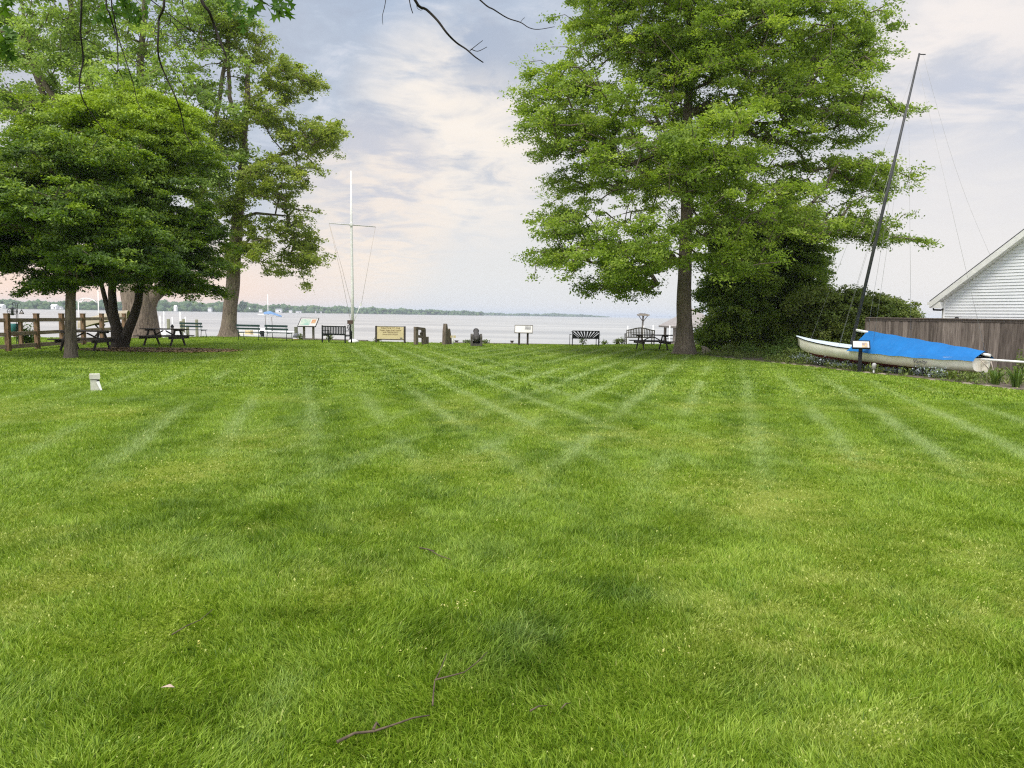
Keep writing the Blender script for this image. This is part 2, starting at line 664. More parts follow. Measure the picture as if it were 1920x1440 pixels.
wm.add([(-S, 30, WATER_Z), (S, 30, WATER_Z), (S, S, WATER_Z), (-S, S, WATER_Z)], [(0, 1, 2, 3)])
tag(wm.build("water", mt), "pale grey bay water reaching to the horizon", "water", kind='structure')
# the dry land behind and beside the lawn, under it
lb = MB()
lb.add([(-S, -S, -0.4), (S, -S, -0.4), (S, 30, -0.4), (-S, 30, -0.4)], [(0, 1, 2, 3)])
lb.add([(-S, 30, -0.4), (S, 30, -0.4), (S, 33, -3), (-S, 33, -3)], [(0, 1, 2, 3)])
tag(lb.build("terrain", mat("far_turf", (0.06, 0.12, 0.02))), "low grassy land behind the lawn", "ground", kind='structure')

# ------------------------------------------------------------------ grass blades
TRUNKS = [(gnd(132, 671), .25), (gnd(226, 652), .5), (gnd(1283, 663), .5), (gnd(427, 631), .5), (gnd(262, 622), 1.1)]


def sample_zone(y0, y1, n, pw):
    u = rng.random(n)
    y = (y0 ** pw + u * (y1 ** pw - y0 ** pw)) ** (1 / pw)
    x = (rng.random(n) * 2 - 1) * (0.76 * y + 1.2)
    ok = (y < edge_y(x) + 0.25) & (x < bed_x(y))
    ok &= ~((((x - LIT_C.x) / 2.6) ** 2 + ((y - LIT_C.y) / 1.3) ** 2) < 1) | (rng.random(n) < 0.35)
    for c_, r_ in TRUNKS:
        ok &= (x - c_.x) ** 2 + (y - c_.y) ** 2 > r_ * r_
    return x[ok], y[ok]


gv, gq, gt, ga = [], [], [], {'tone': [], 'pale': [], 'dry': [], 'lush_shade': []}
base_i = 0
for (y0, y1, n, pw, hh, ww, near) in ((1.9, 6.0, 420000, 0.6, .045, .0026, True), (6.0, 15.0, 500000, 0.9, .039, .0055, False), (15.0, 47.0, 430000, 1.0, .042, .018, False)):
    x, y = sample_zone(y0, y1, n, pw)
    k = len(x)
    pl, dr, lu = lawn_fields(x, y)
    clump = fbm(x, y, 9, 91)
    h = hh * (0.55 + 0.6 * rng.random(k)) * (0.75 + 0.55 * clump) * (1 + 0.6 * lu - 0.5 * dr)
    w = ww * (0.7 + 0.6 * rng.random(k))
    az = rng.random(k) * 2 * np.pi
    fx, fy = fbm(x, y, 2.5, 13) - 0.5, fbm(x, y, 2.5, 17) - 0.5
    ln = (0.25 + 0.75 * rng.random(k)) * h * (0.9 + 0.5 * pl)
    lx = np.cos(az) * ln + fx * h * 2.2 + pl * h * 0.5
    ly = np.sin(az) * ln + fy * h * 2.2 + pl * h * 0.6
    fa = rng.random(k) * np.pi
    wx, wy = np.cos(fa) * w, np.sin(fa) * w
    z0 = ground_z(x, y) - 0.004
    hz = np.sqrt(np.maximum(h * h - 0.35 * (lx ** 2 + ly ** 2), (0.45 * h) ** 2))
    tone = np.clip(rng.normal(0.5, 0.24, k) + (clump - 0.5) * 0.5, 0, 1)
    # a few straw-coloured dead blades
    dead = rng.random(k) < 0.06
    dr2 = np.where(dead, 0.9, dr)
    if near:
        V = np.stack([np.stack([x - wx, y - wy, z0], 1), np.stack([x + wx, y + wy, z0], 1),
                      np.stack([x + lx * .38 + wx * .8, y + ly * .38 + wy * .8, z0 + hz * .62], 1),
                      np.stack([x + lx * .38 - wx * .8, y + ly * .38 - wy * .8, z0 + hz * .62], 1),
                      np.stack([x + lx, y + ly, z0 + hz], 1)], 1)
        b0 = base_i + np.arange(k) * 5
        gq.append(np.stack([b0, b0 + 1, b0 + 2, b0 + 3], 1))
        gt.append(np.stack([b0 + 3, b0 + 2, b0 + 4], 1))
        nv = 5
    else:
        V = np.stack([np.stack([x - wx, y - wy, z0], 1), np.stack([x + wx, y + wy, z0], 1),
                      np.stack([x + lx, y + ly, z0 + hz], 1)], 1)
        b0 = base_i + np.arange(k) * 3
        gt.append(np.stack([b0, b0 + 1, b0 + 2], 1))
        nv = 3
    gv.append(V.reshape(-1, 3))
    base_i += k * nv
    for key, arr in (('tone', tone), ('pale', pl), ('dry', dr2), ('lush_shade', lu)):
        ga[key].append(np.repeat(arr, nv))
# broad-leaved weeds and clover in small rosettes
k1 = 300
yc = 2.3 + 9 * rng.random(k1) ** 1.3
xc = (rng.random(k1) * 2 - 1) * (0.76 * yc + .5)
nl = 11
x = np.repeat(xc, nl)
y = np.repeat(yc, nl)
k = len(x)
a = rng.random(k) * 6.283
rr_ = .006 + .03 * rng.random(k)
sz = np.repeat(.0028 + .003 * rng.random(k1), nl) * (.7 + .6 * rng.random(k))
cx_, cy_, cz_ = x + np.cos(a) * rr_, y + np.sin(a) * rr_, .026 + .018 * rng.random(k)
V = np.stack([np.stack([cx_ + np.cos(a + q) * sz * m_, cy_ + np.sin(a + q) * sz * m_, cz_ + dz_ * sz], 1) for q, m_, dz_ in ((0, 1.5, .2), (1.5, .8, .35), (3.14, 1.1, -.3), (-1.5, .8, .35))], 1)
b0 = base_i + np.arange(k) * 4
gq.append(np.stack([b0, b0 + 1, b0 + 2, b0 + 3], 1))
gv.append(V.reshape(-1, 3))
base_i += k * 4
for key, arr in (('tone', rng.random(k)), ('pale', .25 * rng.random(k)), ('dry', np.zeros(k)), ('lush_shade', .5 * rng.random(k))):
    ga[key].append(np.repeat(arr, 4))
# seed heads and clover specks standing in the blades
k0 = 60000
y = 2.2 + 36 * rng.random(k0) ** 1.9
x = (rng.random(k0) * 2 - 1) * (0.76 * y + 0.5)
pl, dr, lu = lawn_fields(x, y)
keep = (rng.random(k0) < 0.03 + 0.95 * dr ** 1.3) & (x < bed_x(y)) & (y < edge_y(x))
x, y = x[keep], y[keep]
k = len(x)
sz = (0.0026 + 0.0007 * y) * (0.5 + 0.8 * rng.random(k))
zt = 0.035 + 0.03 * rng.random(k)
a = rng.random(k) * 6.28
V = np.stack([np.stack([x + np.cos(a + q) * sz, y + np.sin(a + q) * sz, zt + dz_ * sz], 1) for q, dz_ in ((0, 1.0), (2.1, -.6), (4.2, .4))], 1)
b0 = base_i + np.arange(k) * 3
gt.append(np.stack([b0, b0 + 1, b0 + 2], 1))
gv.append(V.reshape(-1, 3))
for key, arr in (('tone', 0.75 + 0.25 * rng.random(k)), ('pale', np.zeros(k)), ('dry', np.ones(k)), ('lush_shade', np.zeros(k))):
    ga[key].append(np.repeat(arr, 3))
mt = bpy.data.materials.new("grass_blade")
mt.use_nodes = True
b = NB(mt.node_tree)
p = mt.node_tree.nodes['Principled BSDF']
out = mt.node_tree.nodes['Material Output']
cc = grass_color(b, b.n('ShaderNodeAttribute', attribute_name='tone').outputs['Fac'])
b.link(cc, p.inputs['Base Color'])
p.inputs['Roughness'].default_value = 0.5
p.inputs['Specular IOR Level'].default_value = 0.25
tr = b.n('ShaderNodeBsdfTranslucent')
b.link(b.mix(1.0, cc, (1.2, 1.25, 0.6), 'MULTIPLY'), tr.inputs[0])
ms = b.n('ShaderNodeMixShader')
ms.inputs[0].default_value = 0.35
b.link(p.outputs[0], ms.inputs[1])
b.link(tr.outputs[0], ms.inputs[2])
b.link(ms.outputs[0], out.inputs[0])
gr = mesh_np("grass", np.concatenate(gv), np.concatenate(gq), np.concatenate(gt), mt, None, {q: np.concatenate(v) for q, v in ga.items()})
tag(gr, "short mown lawn grass with criss-cross mowing stripes", "grass", kind='stuff')
del gv, gq, gt, ga

# ------------------------------------------------------------------ trees
def lobes_px(spec):
    """(px, py, depth, half width px, half height px, half depth m) -> world centre and radii"""
    r_ = []
    for px, py, Y, rx, ry, rd in spec:
        c_ = at(px, py, Y)
        r_.append((np.array(c_), np.array([rx * Y / FPX, rd, ry * Y / FPX])))
    return r_


def sample_lobes(lobes, n, shell=2.0, weights=None):
    vol = np.array([(r_[0] * r_[1] * r_[2]) ** 0.72 for c_, r_ in lobes])
    if weights is not None:
        vol = vol * np.array(weights)
    which = rng.choice(len(lobes), n, p=vol / vol.sum())
    d = rng.normal(size=(n, 3))
    d /= np.linalg.norm(d, axis=1)[:, None]
    rad = rng.random(n) ** (1 / shell)
    C = np.array([lobes[i][0] for i in which])
    Rr = np.array([lobes[i][1] for i in which])
    return C + d * rad[:, None] * Rr, d, rad


def sample_pads(lobes, n, shell, count, length, thick, droop, fill, cen):
    """boughs: tilted pads spread over the crown, each carrying its share of the leaf clumps"""
    Pc, d, rad = sample_lobes(lobes, count, shell)
    out_ = Pc[:, :2] - np.array(cen)[None, :2]
    az = np.arctan2(out_[:, 1], out_[:, 0]) + rng.normal(0, .45, count)
    dr_ = droop * (.5 + rng.random(count))
    o_ = np.stack([np.cos(az) * np.cos(dr_), np.sin(az) * np.cos(dr_), -np.sin(dr_)], 1)
    s_ = np.stack([-np.sin(az), np.cos(az), rng.normal(0, .15, count)], 1)
    nn = np.cross(o_, s_)
    nn *= np.sign(nn[:, 2:3])
    Lp = length * (.6 + .8 * rng.random(count))
    w = Lp ** 2
    i = rng.choice(count, n, p=w / w.sum())
    u = rng.random(n) * 1.5 - 0.9
    v = rng.normal(0, .38, n) * (1 - .45 * np.clip(u, 0, 1))
    curve = -0.22 * np.clip(u, 0, 1) ** 2 - .18 * v * v
    P_ = Pc[i] + o_[i] * (u * Lp[i])[:, None] + s_[i] * (v * Lp[i])[:, None] + nn[i] * ((curve * Lp[i]) + rng.normal(0, thick, n))[:, None]
    m_ = int(n * fill)
    P_[:m_] = sample_lobes(lobes, m_, 2.2)[0]
    return P_, None, None


def make_tree(name, label, cat, trunk_paths, lobes, n, per, leaf, cl, bark, leaves, flat=0.4, shell=2.0, aspect=0.42, tone_bias=0.0,
              twig=0.011, up=0.9, sag=0.0, pads=None, group=None, zmin=1.2, extra=None, bare=0.0, tone_z=None, spray=0.0, top_light_fn=None):
    base = Vector(trunk_paths[0][0][:3])
    root = thing(name, label, cat, base, 0, group)
    bb = np.array(base)
    # --- skeleton
    nodes, par, plen = [], [], []
    roots_r = {}
    mbt = MB()
    for path in trunk_paths:
        pts, rr = [], []
        for i in range(len(path) - 1):
            a, b_ = np.array(path[i]), np.array(path[i + 1])
            m_ = max(1, int(np.linalg.norm(b_[:3] - a[:3]) / 0.35))
            for j in range(m_):
                t = j / m_
                q = a + (b_ - a) * t
                pts.append(q[:3])
                rr.append(q[3])
        pts.append(np.array(path[-1][:3]))
        rr.append(path[-1][3])
        pp = [Vector(q - bb) + Vector((math.sin(i * .9) * .012, math.cos(i * .7) * .012, 0)) for i, q in enumerate(pts)]
        mbt.tube(pp, rr, 16, False, True, 0.045)
        for i, q in enumerate(pts):
            if q[2] > zmin:
                nodes.append(q)
                par.append(-1)
                plen.append(0.0)
    if pads:
        P, dirs, rad = sample_pads(lobes, n, shell, *pads, np.mean(np.array(nodes)[:, :2], axis=0))
    else:
        P, dirs, rad = sample_lobes(lobes, n, shell)
    if extra is not None:
        P = np.concatenate([P, np.array(extra)])
    P = P[P[:, 2] > 0.25]
    N0 = np.array(nodes)
    dist0 = np.min(np.linalg.norm(P[:, None, :] - N0[None, :, :], axis=2), axis=1)
    order = np.argsort(dist0)
    cap_ = len(nodes) + len(P) * 14
    NN = np.zeros((cap_, 3))
    NN[:len(nodes)] = N0
    PL = np.zeros(cap_)
    PR = np.full(cap_, -1)
    cnt = len(nodes)
    ends = []
    for ii in order:
        q = P[ii]
        dv = q - NN[:cnt]
        dl = np.linalg.norm(dv, axis=1)
        cost = dl + 0.22 * PL[:cnt] + np.maximum(0, -dv[:, 2]) * up - np.minimum(0, dv[:, 2] - dl * 0.85) * 0
        j = int(np.argmin(cost))
        L = dl[j]
        k = min(12, max(1, int(L / 0.45)))
        p0 = NN[j].copy()
        perp = rng.normal(size=3) * 0.07 * L
        prev = j
        for s_ in range(1, k + 1):
            t = s_ / k
            w_ = p0 + (q - p0) * t + perp * math.sin(math.pi * t) + np.array([0, 0, (0.10 - sag) * L * math.sin(math.pi * t)]) + (rng.normal(size=3) * 0.02 if s_ < k else 0)
            NN[cnt] = w_
            PR[cnt] = prev
            PL[cnt] = PL[prev] + L / k
            prev = cnt
            cnt += 1
            if cnt >= cap_ - 2:
                break
        ends.append(prev)
    load = np.zeros(cnt)
    for e in ends:
        load[e] += 1
    for i in range(cnt - 1, len(nodes) - 1, -1):
        if PR[i] >= 0:
            load[PR[i]] += load[i]
    rr = twig * np.maximum(load, 1) ** 0.43
    ch = np.arange(len(nodes), cnt)
    a, b_ = NN[PR[ch]], NN[ch]
    ra = np.where(PR[ch] < len(nodes), rr[ch] * 1.15, rr[PR[ch]])
    rb = rr[ch]
    d = b_ - a
    L = np.linalg.norm(d, axis=1)[:, None] + 1e-6
    d = d / L
    ref = np.where(np.abs(d[:, 2:3]) > 0.9, np.array([[1.0, 0, 0]]), np.array([[0, 0, 1.0]]))
    s1 = np.cross(d, ref)
    s1 /= np.linalg.norm(s1, axis=1)[:, None] + 1e-9
    s2 = np.cross(d, s1)
    K = 5
    V = np.zeros((len(ch), 2 * K, 3))
    for k in range(K):
        t = 2 * math.pi * k / K
        o_ = s1 * math.cos(t) + s2 * math.sin(t)
        V[:, k] = a + o_ * ra[:, None]
        V[:, K + k] = b_ + o_ * rb[:, None]
    Q = []
    b0 = np.arange(len(ch)) * 2 * K
    for k in range(K):
        Q.append(np.stack([b0 + k, b0 + (k + 1) % K, b0 + K + (k + 1) % K, b0 + K + k], 1))
    # trunk + limbs as one mesh
    tv = np.array([tuple(v) for v in mbt.v])
    tq = np.array(mbt.f)
    Vall = np.concatenate([tv, V.reshape(-1, 3) - bb])
    Qall = np.concatenate([tq, np.concatenate(Q) + len(tv)])
    mesh_np("trunk", Vall, Qall, None, bark, root, None, True)
    # --- leaves
    C = NN[ends]
    if bare:
        C = C[rng.random(len(C)) > bare]
    m_ = len(C)
    npc = np.maximum(3, (per * (0.55 + 0.9 * rng.random(m_))).astype(int))
    idx = np.repeat(np.arange(m_), npc)
    k = len(idx)
    size = cl * (0.7 + 0.7 * rng.random(m_))
    off = rng.normal(size=(k, 3)) * np.array([1, 1, flat]) * 0.55
    if spray:
        # hang part of each clump along a drooping spray
        t = rng.random(k)
        cen = np.mean(N0[:, :2], axis=0)
        ang = (np.arctan2(C[:, 1] - cen[1], C[:, 0] - cen[0]) + rng.normal(0, .55, m_))[idx]
        off[:, 0] += np.cos(ang) * t * spray
        off[:, 1] += np.sin(ang) * t * spray
        off[:, 2] -= t * t * spray * 0.6
    pos = C[idx] + off * size[idx][:, None]
    # tilt plane per clump so layers catch light differently
    nrm = rng.normal(size=(k, 3)) * 0.55 + rng.normal(size=(m_, 3))[idx] * 0.35 + np.array([0, -0.12, 0.75])
    nrm /= np.linalg.norm(nrm, axis=1)[:, None]
    ax = rng.normal(size=(k, 3)) * (.6 if spray else 1) + np.array([0, 0, -0.25])
    if spray:
        ax[:, 0] += np.cos(ang) * .7
        ax[:, 1] += np.sin(ang) * .7
    ax -= nrm * np.sum(ax * nrm, axis=1)[:, None]
    ax /= np.linalg.norm(ax, axis=1)[:, None] + 1e-9
    sd_ = np.cross(nrm, ax)
    ls = leaf * (0.65 + 0.7 * rng.random(k))[:, None]
    V = np.stack([pos - ax * ls * 0.5, pos + sd_ * ls * aspect + nrm * ls * 0.10 + ax * ls * .05, pos + ax * ls * 0.55 - nrm * ls * 0.05,
                  pos - sd_ * ls * aspect + nrm * ls * 0.10 + ax * ls * .05], 1)
    b0 = np.arange(k) * 4
    Qd = np.stack([b0, b0 + 1, b0 + 2, b0 + 3], 1)
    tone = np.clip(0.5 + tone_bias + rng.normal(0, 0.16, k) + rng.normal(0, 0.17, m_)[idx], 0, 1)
    if top_light_fn is not None:
        tone = np.clip(tone + top_light_fn(pos), 0, 1)
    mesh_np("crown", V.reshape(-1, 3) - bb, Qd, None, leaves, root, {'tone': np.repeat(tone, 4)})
    return root


def P4(px, py, Y, r_):
    v = at(px, py, Y)
    return (v.x, v.y, v.z, r_)


bark_grey = bark_mat("bark_grey", (0.27, 0.215, 0.165), (0.07, 0.054, 0.042), 2.2)
bark_oak = bark_mat("bark_oak", (0.19, 0.155, 0.12), (0.06, 0.048, 0.038), 2.4)
bark_dark = bark_mat("bark_dark", (0.085, 0.07, 0.055), (0.03, 0.025, 0.02))
lf_oak = leaf_mat("oak_leaf", (0.105, 0.17, 0.022), (0.235, 0.335, 0.045), (0.40, 0.49, 0.09), 0.5)
lf_dense = leaf_mat("dense_leaf", (0.040, 0.082, 0.012), (0.105, 0.18, 0.020), (0.31, 0.42, 0.03), 0.33, 0.35)
lf_maple = leaf_mat("maple_leaf", (0.16, 0.24, 0.055), (0.28, 0.39, 0.10), (0.42, 0.52, 0.17), 0.5)
lf_locust = leaf_mat("locust_leaf", (0.16, 0.215, 0.035), (0.27, 0.34, 0.062), (0.42, 0.46, 0.13), 0.5)
lf_cedar = leaf_mat("cedar_leaf", (0.075, 0.13, 0.02), (0.175, 0.26, 0.035), (0.31, 0.39, 0.07), 0.38)
lf_vine = leaf_mat("vine_leaf", (0.07, 0.11, 0.018), (0.155, 0.21, 0.036), (0.28, 0.32, 0.085), 0.33)

# big oak
g0 = gnd(1283, 664)
Y0 = g0.y
make_tree("oak_tree", "broad bright green oak with tall straight trunk beside the picnic table at the water's edge", "tree",
          [[(g0.x, Y0, -0.15, .72), (g0.x, Y0, 0.10, .52), P4(1283, 640, Y0, .41), P4(1283, 600, Y0, .335), P4(1283, 540, Y0, .305), P4(1285, 470, Y0, .285), P4(1288, 380, Y0, .25),
            P4(1289, 250, Y0, .21), P4(1292, 100, Y0, .14), P4(1295, -80, Y0, .07)]],
          lobes_px([(1130, 45, Y0, 100, 70, 4), (1050, 165, Y0, 95, 55, 3.5), (1015, 245, Y0 - .5, 80, 40, 3), (1140, 235, Y0 - 2, 150, 70, 4),
                    (1290, 110, Y0 - 1, 170, 120, 6), (1300, 300, Y0 - 4.5, 190, 90, 4), (1480, 70, Y0, 140, 85, 4), (1595, 60, Y0, 75, 45, 2.5),
                    (1570, 140, Y0, 80, 60, 3), (1490, 200, Y0 - 2, 140, 75, 4.5), (1600, 225, Y0, 70, 45, 3), (1570, 325, Y0 - 1, 115, 42, 3.5),
                    (1650, 335, Y0, 55, 18, 2), (1550, 415, Y0 - 1, 125, 42, 3.5), (1640, 435, Y0, 55, 28, 2), (1400, 400, Y0 - 5, 150, 60, 3.5),
                    (1110, 345, Y0 + 1, 110, 25, 3), (1070, 425, Y0 - 1, 85, 36, 3.5), (1030, 485, Y0 - 1, 50, 28, 2.5), (1130, 490, Y0 - 3, 110, 42, 4),
                    (1220, 450, Y0 - 5, 120, 45, 3), (1170, 535, Y0 - 1, 75, 18, 3), (1390, 490, Y0 - 4, 90, 30, 3), (1290, 0, Y0, 220, 110, 6),
                    (1290, -150, Y0, 190, 120, 6), (1290, 330, Y0 + 4, 200, 120, 4)]),
          4300, 96, .118, .32, bark_oak, lf_oak, flat=.42, shell=2.1, twig=.0125, up=.5, zmin=3.8, bare=.04, aspect=.27, spray=.8, pads=(460, 1.3, .12, .20, .36))

# dense dark pair on the left
g1 = gnd(132, 671)
Y1 = g1.y
hi = lambda z0, z1, a_: (lambda P_: np.clip((P_[:, 2] - z0) / (z1 - z0), 0, 1) * a_)  # leaf tone rises with height: light on the crown top put into colour
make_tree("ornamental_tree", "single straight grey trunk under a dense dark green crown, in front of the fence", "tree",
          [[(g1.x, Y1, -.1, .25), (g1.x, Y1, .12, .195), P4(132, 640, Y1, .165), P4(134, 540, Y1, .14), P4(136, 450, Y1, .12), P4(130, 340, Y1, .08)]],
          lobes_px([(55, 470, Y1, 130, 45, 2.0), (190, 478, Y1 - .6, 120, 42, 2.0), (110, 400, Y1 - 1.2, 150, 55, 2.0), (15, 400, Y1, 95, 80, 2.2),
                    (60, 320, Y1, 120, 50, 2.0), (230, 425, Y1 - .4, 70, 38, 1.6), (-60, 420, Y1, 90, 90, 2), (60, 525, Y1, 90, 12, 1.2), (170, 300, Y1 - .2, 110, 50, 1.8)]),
          1600, 120, .10, .24, bark_oak, lf_dense, flat=.30, shell=3.2, twig=.008, up=.3, zmin=1.9, aspect=.25, spray=.9, pads=(165, .85, .05, .42, .15), tone_bias=-.06, top_light_fn=hi(3.4, 6.4, .14))
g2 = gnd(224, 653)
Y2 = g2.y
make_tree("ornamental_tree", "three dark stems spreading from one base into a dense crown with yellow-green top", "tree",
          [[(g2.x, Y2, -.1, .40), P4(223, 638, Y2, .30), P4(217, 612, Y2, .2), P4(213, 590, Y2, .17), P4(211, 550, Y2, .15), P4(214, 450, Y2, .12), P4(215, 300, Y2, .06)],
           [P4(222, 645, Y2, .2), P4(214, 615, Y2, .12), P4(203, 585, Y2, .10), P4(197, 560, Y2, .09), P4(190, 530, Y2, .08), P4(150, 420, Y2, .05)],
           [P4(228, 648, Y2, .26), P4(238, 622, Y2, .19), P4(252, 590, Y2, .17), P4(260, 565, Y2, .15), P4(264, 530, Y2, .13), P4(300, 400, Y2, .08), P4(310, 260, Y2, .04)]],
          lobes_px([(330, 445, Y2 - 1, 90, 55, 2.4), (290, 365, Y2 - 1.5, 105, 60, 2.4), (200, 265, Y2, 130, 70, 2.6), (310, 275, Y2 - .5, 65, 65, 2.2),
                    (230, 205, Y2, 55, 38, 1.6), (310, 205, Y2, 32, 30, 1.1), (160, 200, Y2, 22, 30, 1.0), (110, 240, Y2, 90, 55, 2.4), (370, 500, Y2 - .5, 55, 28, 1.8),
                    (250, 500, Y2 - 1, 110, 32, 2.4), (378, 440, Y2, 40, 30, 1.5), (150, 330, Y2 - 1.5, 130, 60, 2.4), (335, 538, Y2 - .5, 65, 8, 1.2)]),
          2200, 120, .105, .27, bark_dark, lf_dense, flat=.30, shell=3.2, twig=.009, up=.3, zmin=2.2, aspect=.25, spray=.9, pads=(215, 1.05, .06, .42, .18), tone_bias=-.04, top_light_fn=hi(6.2, 9.0, .60))

# huge pale trunk behind, light canopy
Y3 = 45.0
v0 = at(262, 622, Y3)
make_tree("maple_tree", "massive pale trunk behind the picnic tables with tall airy light green canopy", "tree",
          [[(v0.x, Y3, -.3, 1.25), (v0.x, Y3, .25, 1.08), P4(262, 600, Y3, .98), P4(262, 575, Y3, .92), P4(258, 545, Y3, .95), P4(245, 500, Y3, .6), P4(225, 380, Y3, .38), P4(190, 230, Y3, .28), P4(150, 100, Y3, .2), P4(120, -60, Y3, .12)],
           [P4(272, 580, Y3, .5), P4(285, 556, Y3, .42), P4(312, 535, Y3, .36), P4(340, 500, Y3, .3), P4(370, 400, Y3, .22), P4(400, 250, Y3, .15), P4(425, 100, Y3, .1), P4(430, 10, Y3, .06)],
           [P4(262, 560, Y3, .5), P4(265, 470, Y3, .36), P4(268, 300, Y3, .28), P4(262, 140, Y3, .2), P4(275, -40, Y3, .1)],
           [P4(225, 380, Y3, .3), P4(140, 240, Y3 - 1, .2), P4(85, 160, Y3 - 1, .16), P4(30, 40, Y3 - 1, .1)],
           [P4(85, 190, Y3 - 1, .16), P4(60, 120, Y3 - 1, .12), P4(40, 0, Y3 - 1, .08)]],
          lobes_px([(40, 70, Y3, 110, 70, 4), (190, 60, Y3, 120, 80, 5), (330, 60, Y3 - 2, 110, 80, 4), (390, 160, Y3 - 2, 80, 75, 3.5), (60, 200, Y3 + 1, 110, 55, 4),
                    (250, 180, Y3 - 3, 130, 70, 3.5), (365, 260, Y3 - 2, 80, 55, 3.5), (400, 330, Y3 - 2, 60, 55, 3), (330, 350, Y3, 100, 60, 3), (-80, 120, Y3, 120, 120, 4),
                    (20, 300, Y3, 90, 40, 3), (250, -90, Y3, 280, 80, 6), (380, 30, Y3 - 1, 60, 50, 2.5), (435, 300, Y3 - 2, 40, 40, 2), (120, 110, Y3 - 2, 100, 60, 3.5)]),
          1750, 62, .17, .44, bark_grey, lf_maple, flat=.45, shell=1.8, pads=(230, 1.6, .16, .35, .25), twig=.0145, up=.5, zmin=4, aspect=.32, spray=.7, bare=.05)

# locust
g4 = gnd(428, 631)
Y4 = g4.y
make_tree("locust_tree", "tall leaning furrowed trunk left of the green benches with sparse feathery crown", "tree",
          [[(g4.x, Y4, -.2, .85), (g4.x, Y4, .12, .62), P4(428, 612, Y4, .46), P4(431, 590, Y4, .42), P4(435, 545, Y4, .41), P4(441, 470, Y4, .38), P4(446, 400, Y4, .33), P4(455, 330, Y4, .27), P4(457, 255, Y4, .22), P4(464, 180, Y4, .17), P4(466, 110, Y4, .1)],
           [P4(456, 320, Y4, .15), P4(490, 305, Y4, .11), P4(540, 285, Y4, .075), P4(575, 258, Y4, .04)],
           [P4(455, 260, Y4, .14), P4(430, 180, Y4, .12), P4(428, 100, Y4, .1), P4(430, 30, Y4, .05)],
           [P4(447, 410, Y4, .12), P4(480, 400, Y4, .085), P4(540, 405, Y4, .045)],
           [P4(462, 190, Y4, .12), P4(500, 170, Y4, .09), P4(545, 140, Y4, .06)]],
          lobes_px([(608, 245, Y4, 36, 26, 1.8), (590, 262, Y4, 48, 30, 2), (555, 270, Y4, 55, 30, 2.2), (540, 150, Y4, 60, 40, 2), (480, 95, Y4, 50, 40, 2), (500, 215, Y4 - 1, 50, 40, 2.2),
                    (500, 340, Y4 - 1.5, 70, 45, 2.4), (555, 330, Y4 - 1, 42, 36, 2), (555, 420, Y4, 45, 45, 2.2), (495, 450, Y4 - 1, 70, 45, 2.4), (570, 480, Y4, 26, 34, 1.4),
                    (520, 500, Y4, 45, 22, 1.8), (572, 525, Y4, 12, 22, .8), (430, 380, Y4 - 1.5, 45, 60, 2), (425, 250, Y4 - 1.5, 45, 60, 2), (440, 60, Y4, 40, 40, 2), (430, 480, Y4 - 1, 30, 36, 1.6)]),
          1250, 56, .15, .32, bark_grey, lf_locust, flat=.5, shell=1.7, pads=(140, 1.0, .13, .35, .35), twig=.013, up=.45, zmin=4.2, aspect=.3, spray=.6, bare=.12)

# dark evergreen mass right of the oak
Y5 = 37.0
v5 = at(1385, 655, Y5)
make_tree("cedar_tree", "dark evergreen close behind the oak, its skirt reaching the ground", "tree",
          [[(v5.x, Y5, -.1, .3), P4(1385, 620, Y5, .24), P4(1388, 520, Y5, .18), P4(1392, 430, Y5, .08)]],
          lobes_px([(1375, 575, Y5, 62, 55, 2.2), (1385, 500, Y5, 60, 55, 2.2), (1350, 615, Y5, 36, 34, 1.6), (1410, 630, Y5, 55, 24, 2), (1390, 450, Y5, 50, 40, 1.8), (1350, 545, Y5, 34, 30, 1.3)]),
          1100, 100, .12, .30, bark_dark, lf_cedar, flat=.45, shell=3, twig=.009, up=.3, zmin=.6, aspect=.3, spray=.7, pads=(130, .9, .07, .5, .2))
Y6 = 38.5
v6 = at(1463, 655, Y6)
make_tree("cedar_tree", "taller dark evergreen behind the sailboat bow, merging into the hedge", "tree",
          [[(v6.x, Y6, -.1, .3), P4(1465, 600, Y6, .24), P4(1465, 500, Y6, .18), P4(1470, 410, Y6, .08)]],
          lobes_px([(1470, 560, Y6, 65, 60, 2.4), (1475, 470, Y6, 68, 60, 2.4), (1500, 520, Y6, 45, 36, 1.8), (1470, 420, Y6, 55, 36, 2), (1460, 620, Y6, 60, 30, 2)]),
          1250, 100, .12, .32, bark_dark, lf_cedar, flat=.45, shell=3, twig=.009, up=.3, zmin=.6, aspect=.3, tone_bias=.08, spray=.7, pads=(140, 1.0, .07, .5, .2))
Y7 = 33.5
v7 = at(1572, 655, Y7)
make_tree("vine_thicket", "rounded vine-covered thicket between the dark evergreens and the wooden fence", "shrub",
          [[(v7.x, Y7, -.1, .14), P4(1575, 620, Y7, .1), P4(1580, 585, Y7, .05)]],
          lobes_px([(1545, 605, Y7, 50, 38, 1.8), (1600, 600, Y7, 55, 36, 1.8), (1575, 635, Y7, 70, 26, 1.8), (1665, 590, Y7, 45, 28, 1.5), (1640, 615, Y7, 50, 28, 1.5), (1520, 570, Y7, 36, 22, 1.5),
                    (1650, 570, Y7, 30, 16, 1.2), (1695, 600, Y7, 28, 20, 1.0), (1560, 570, Y7, 40, 24, 1.5), (1610, 580, Y7, 40, 22, 1.5)]),
          1000, 80, .10, .26, bark_dark, lf_vine, flat=.5, shell=3, twig=.007, up=.2, zmin=.3, aspect=.38, spray=.5, pads=(140, .75, .07, .5, .2))
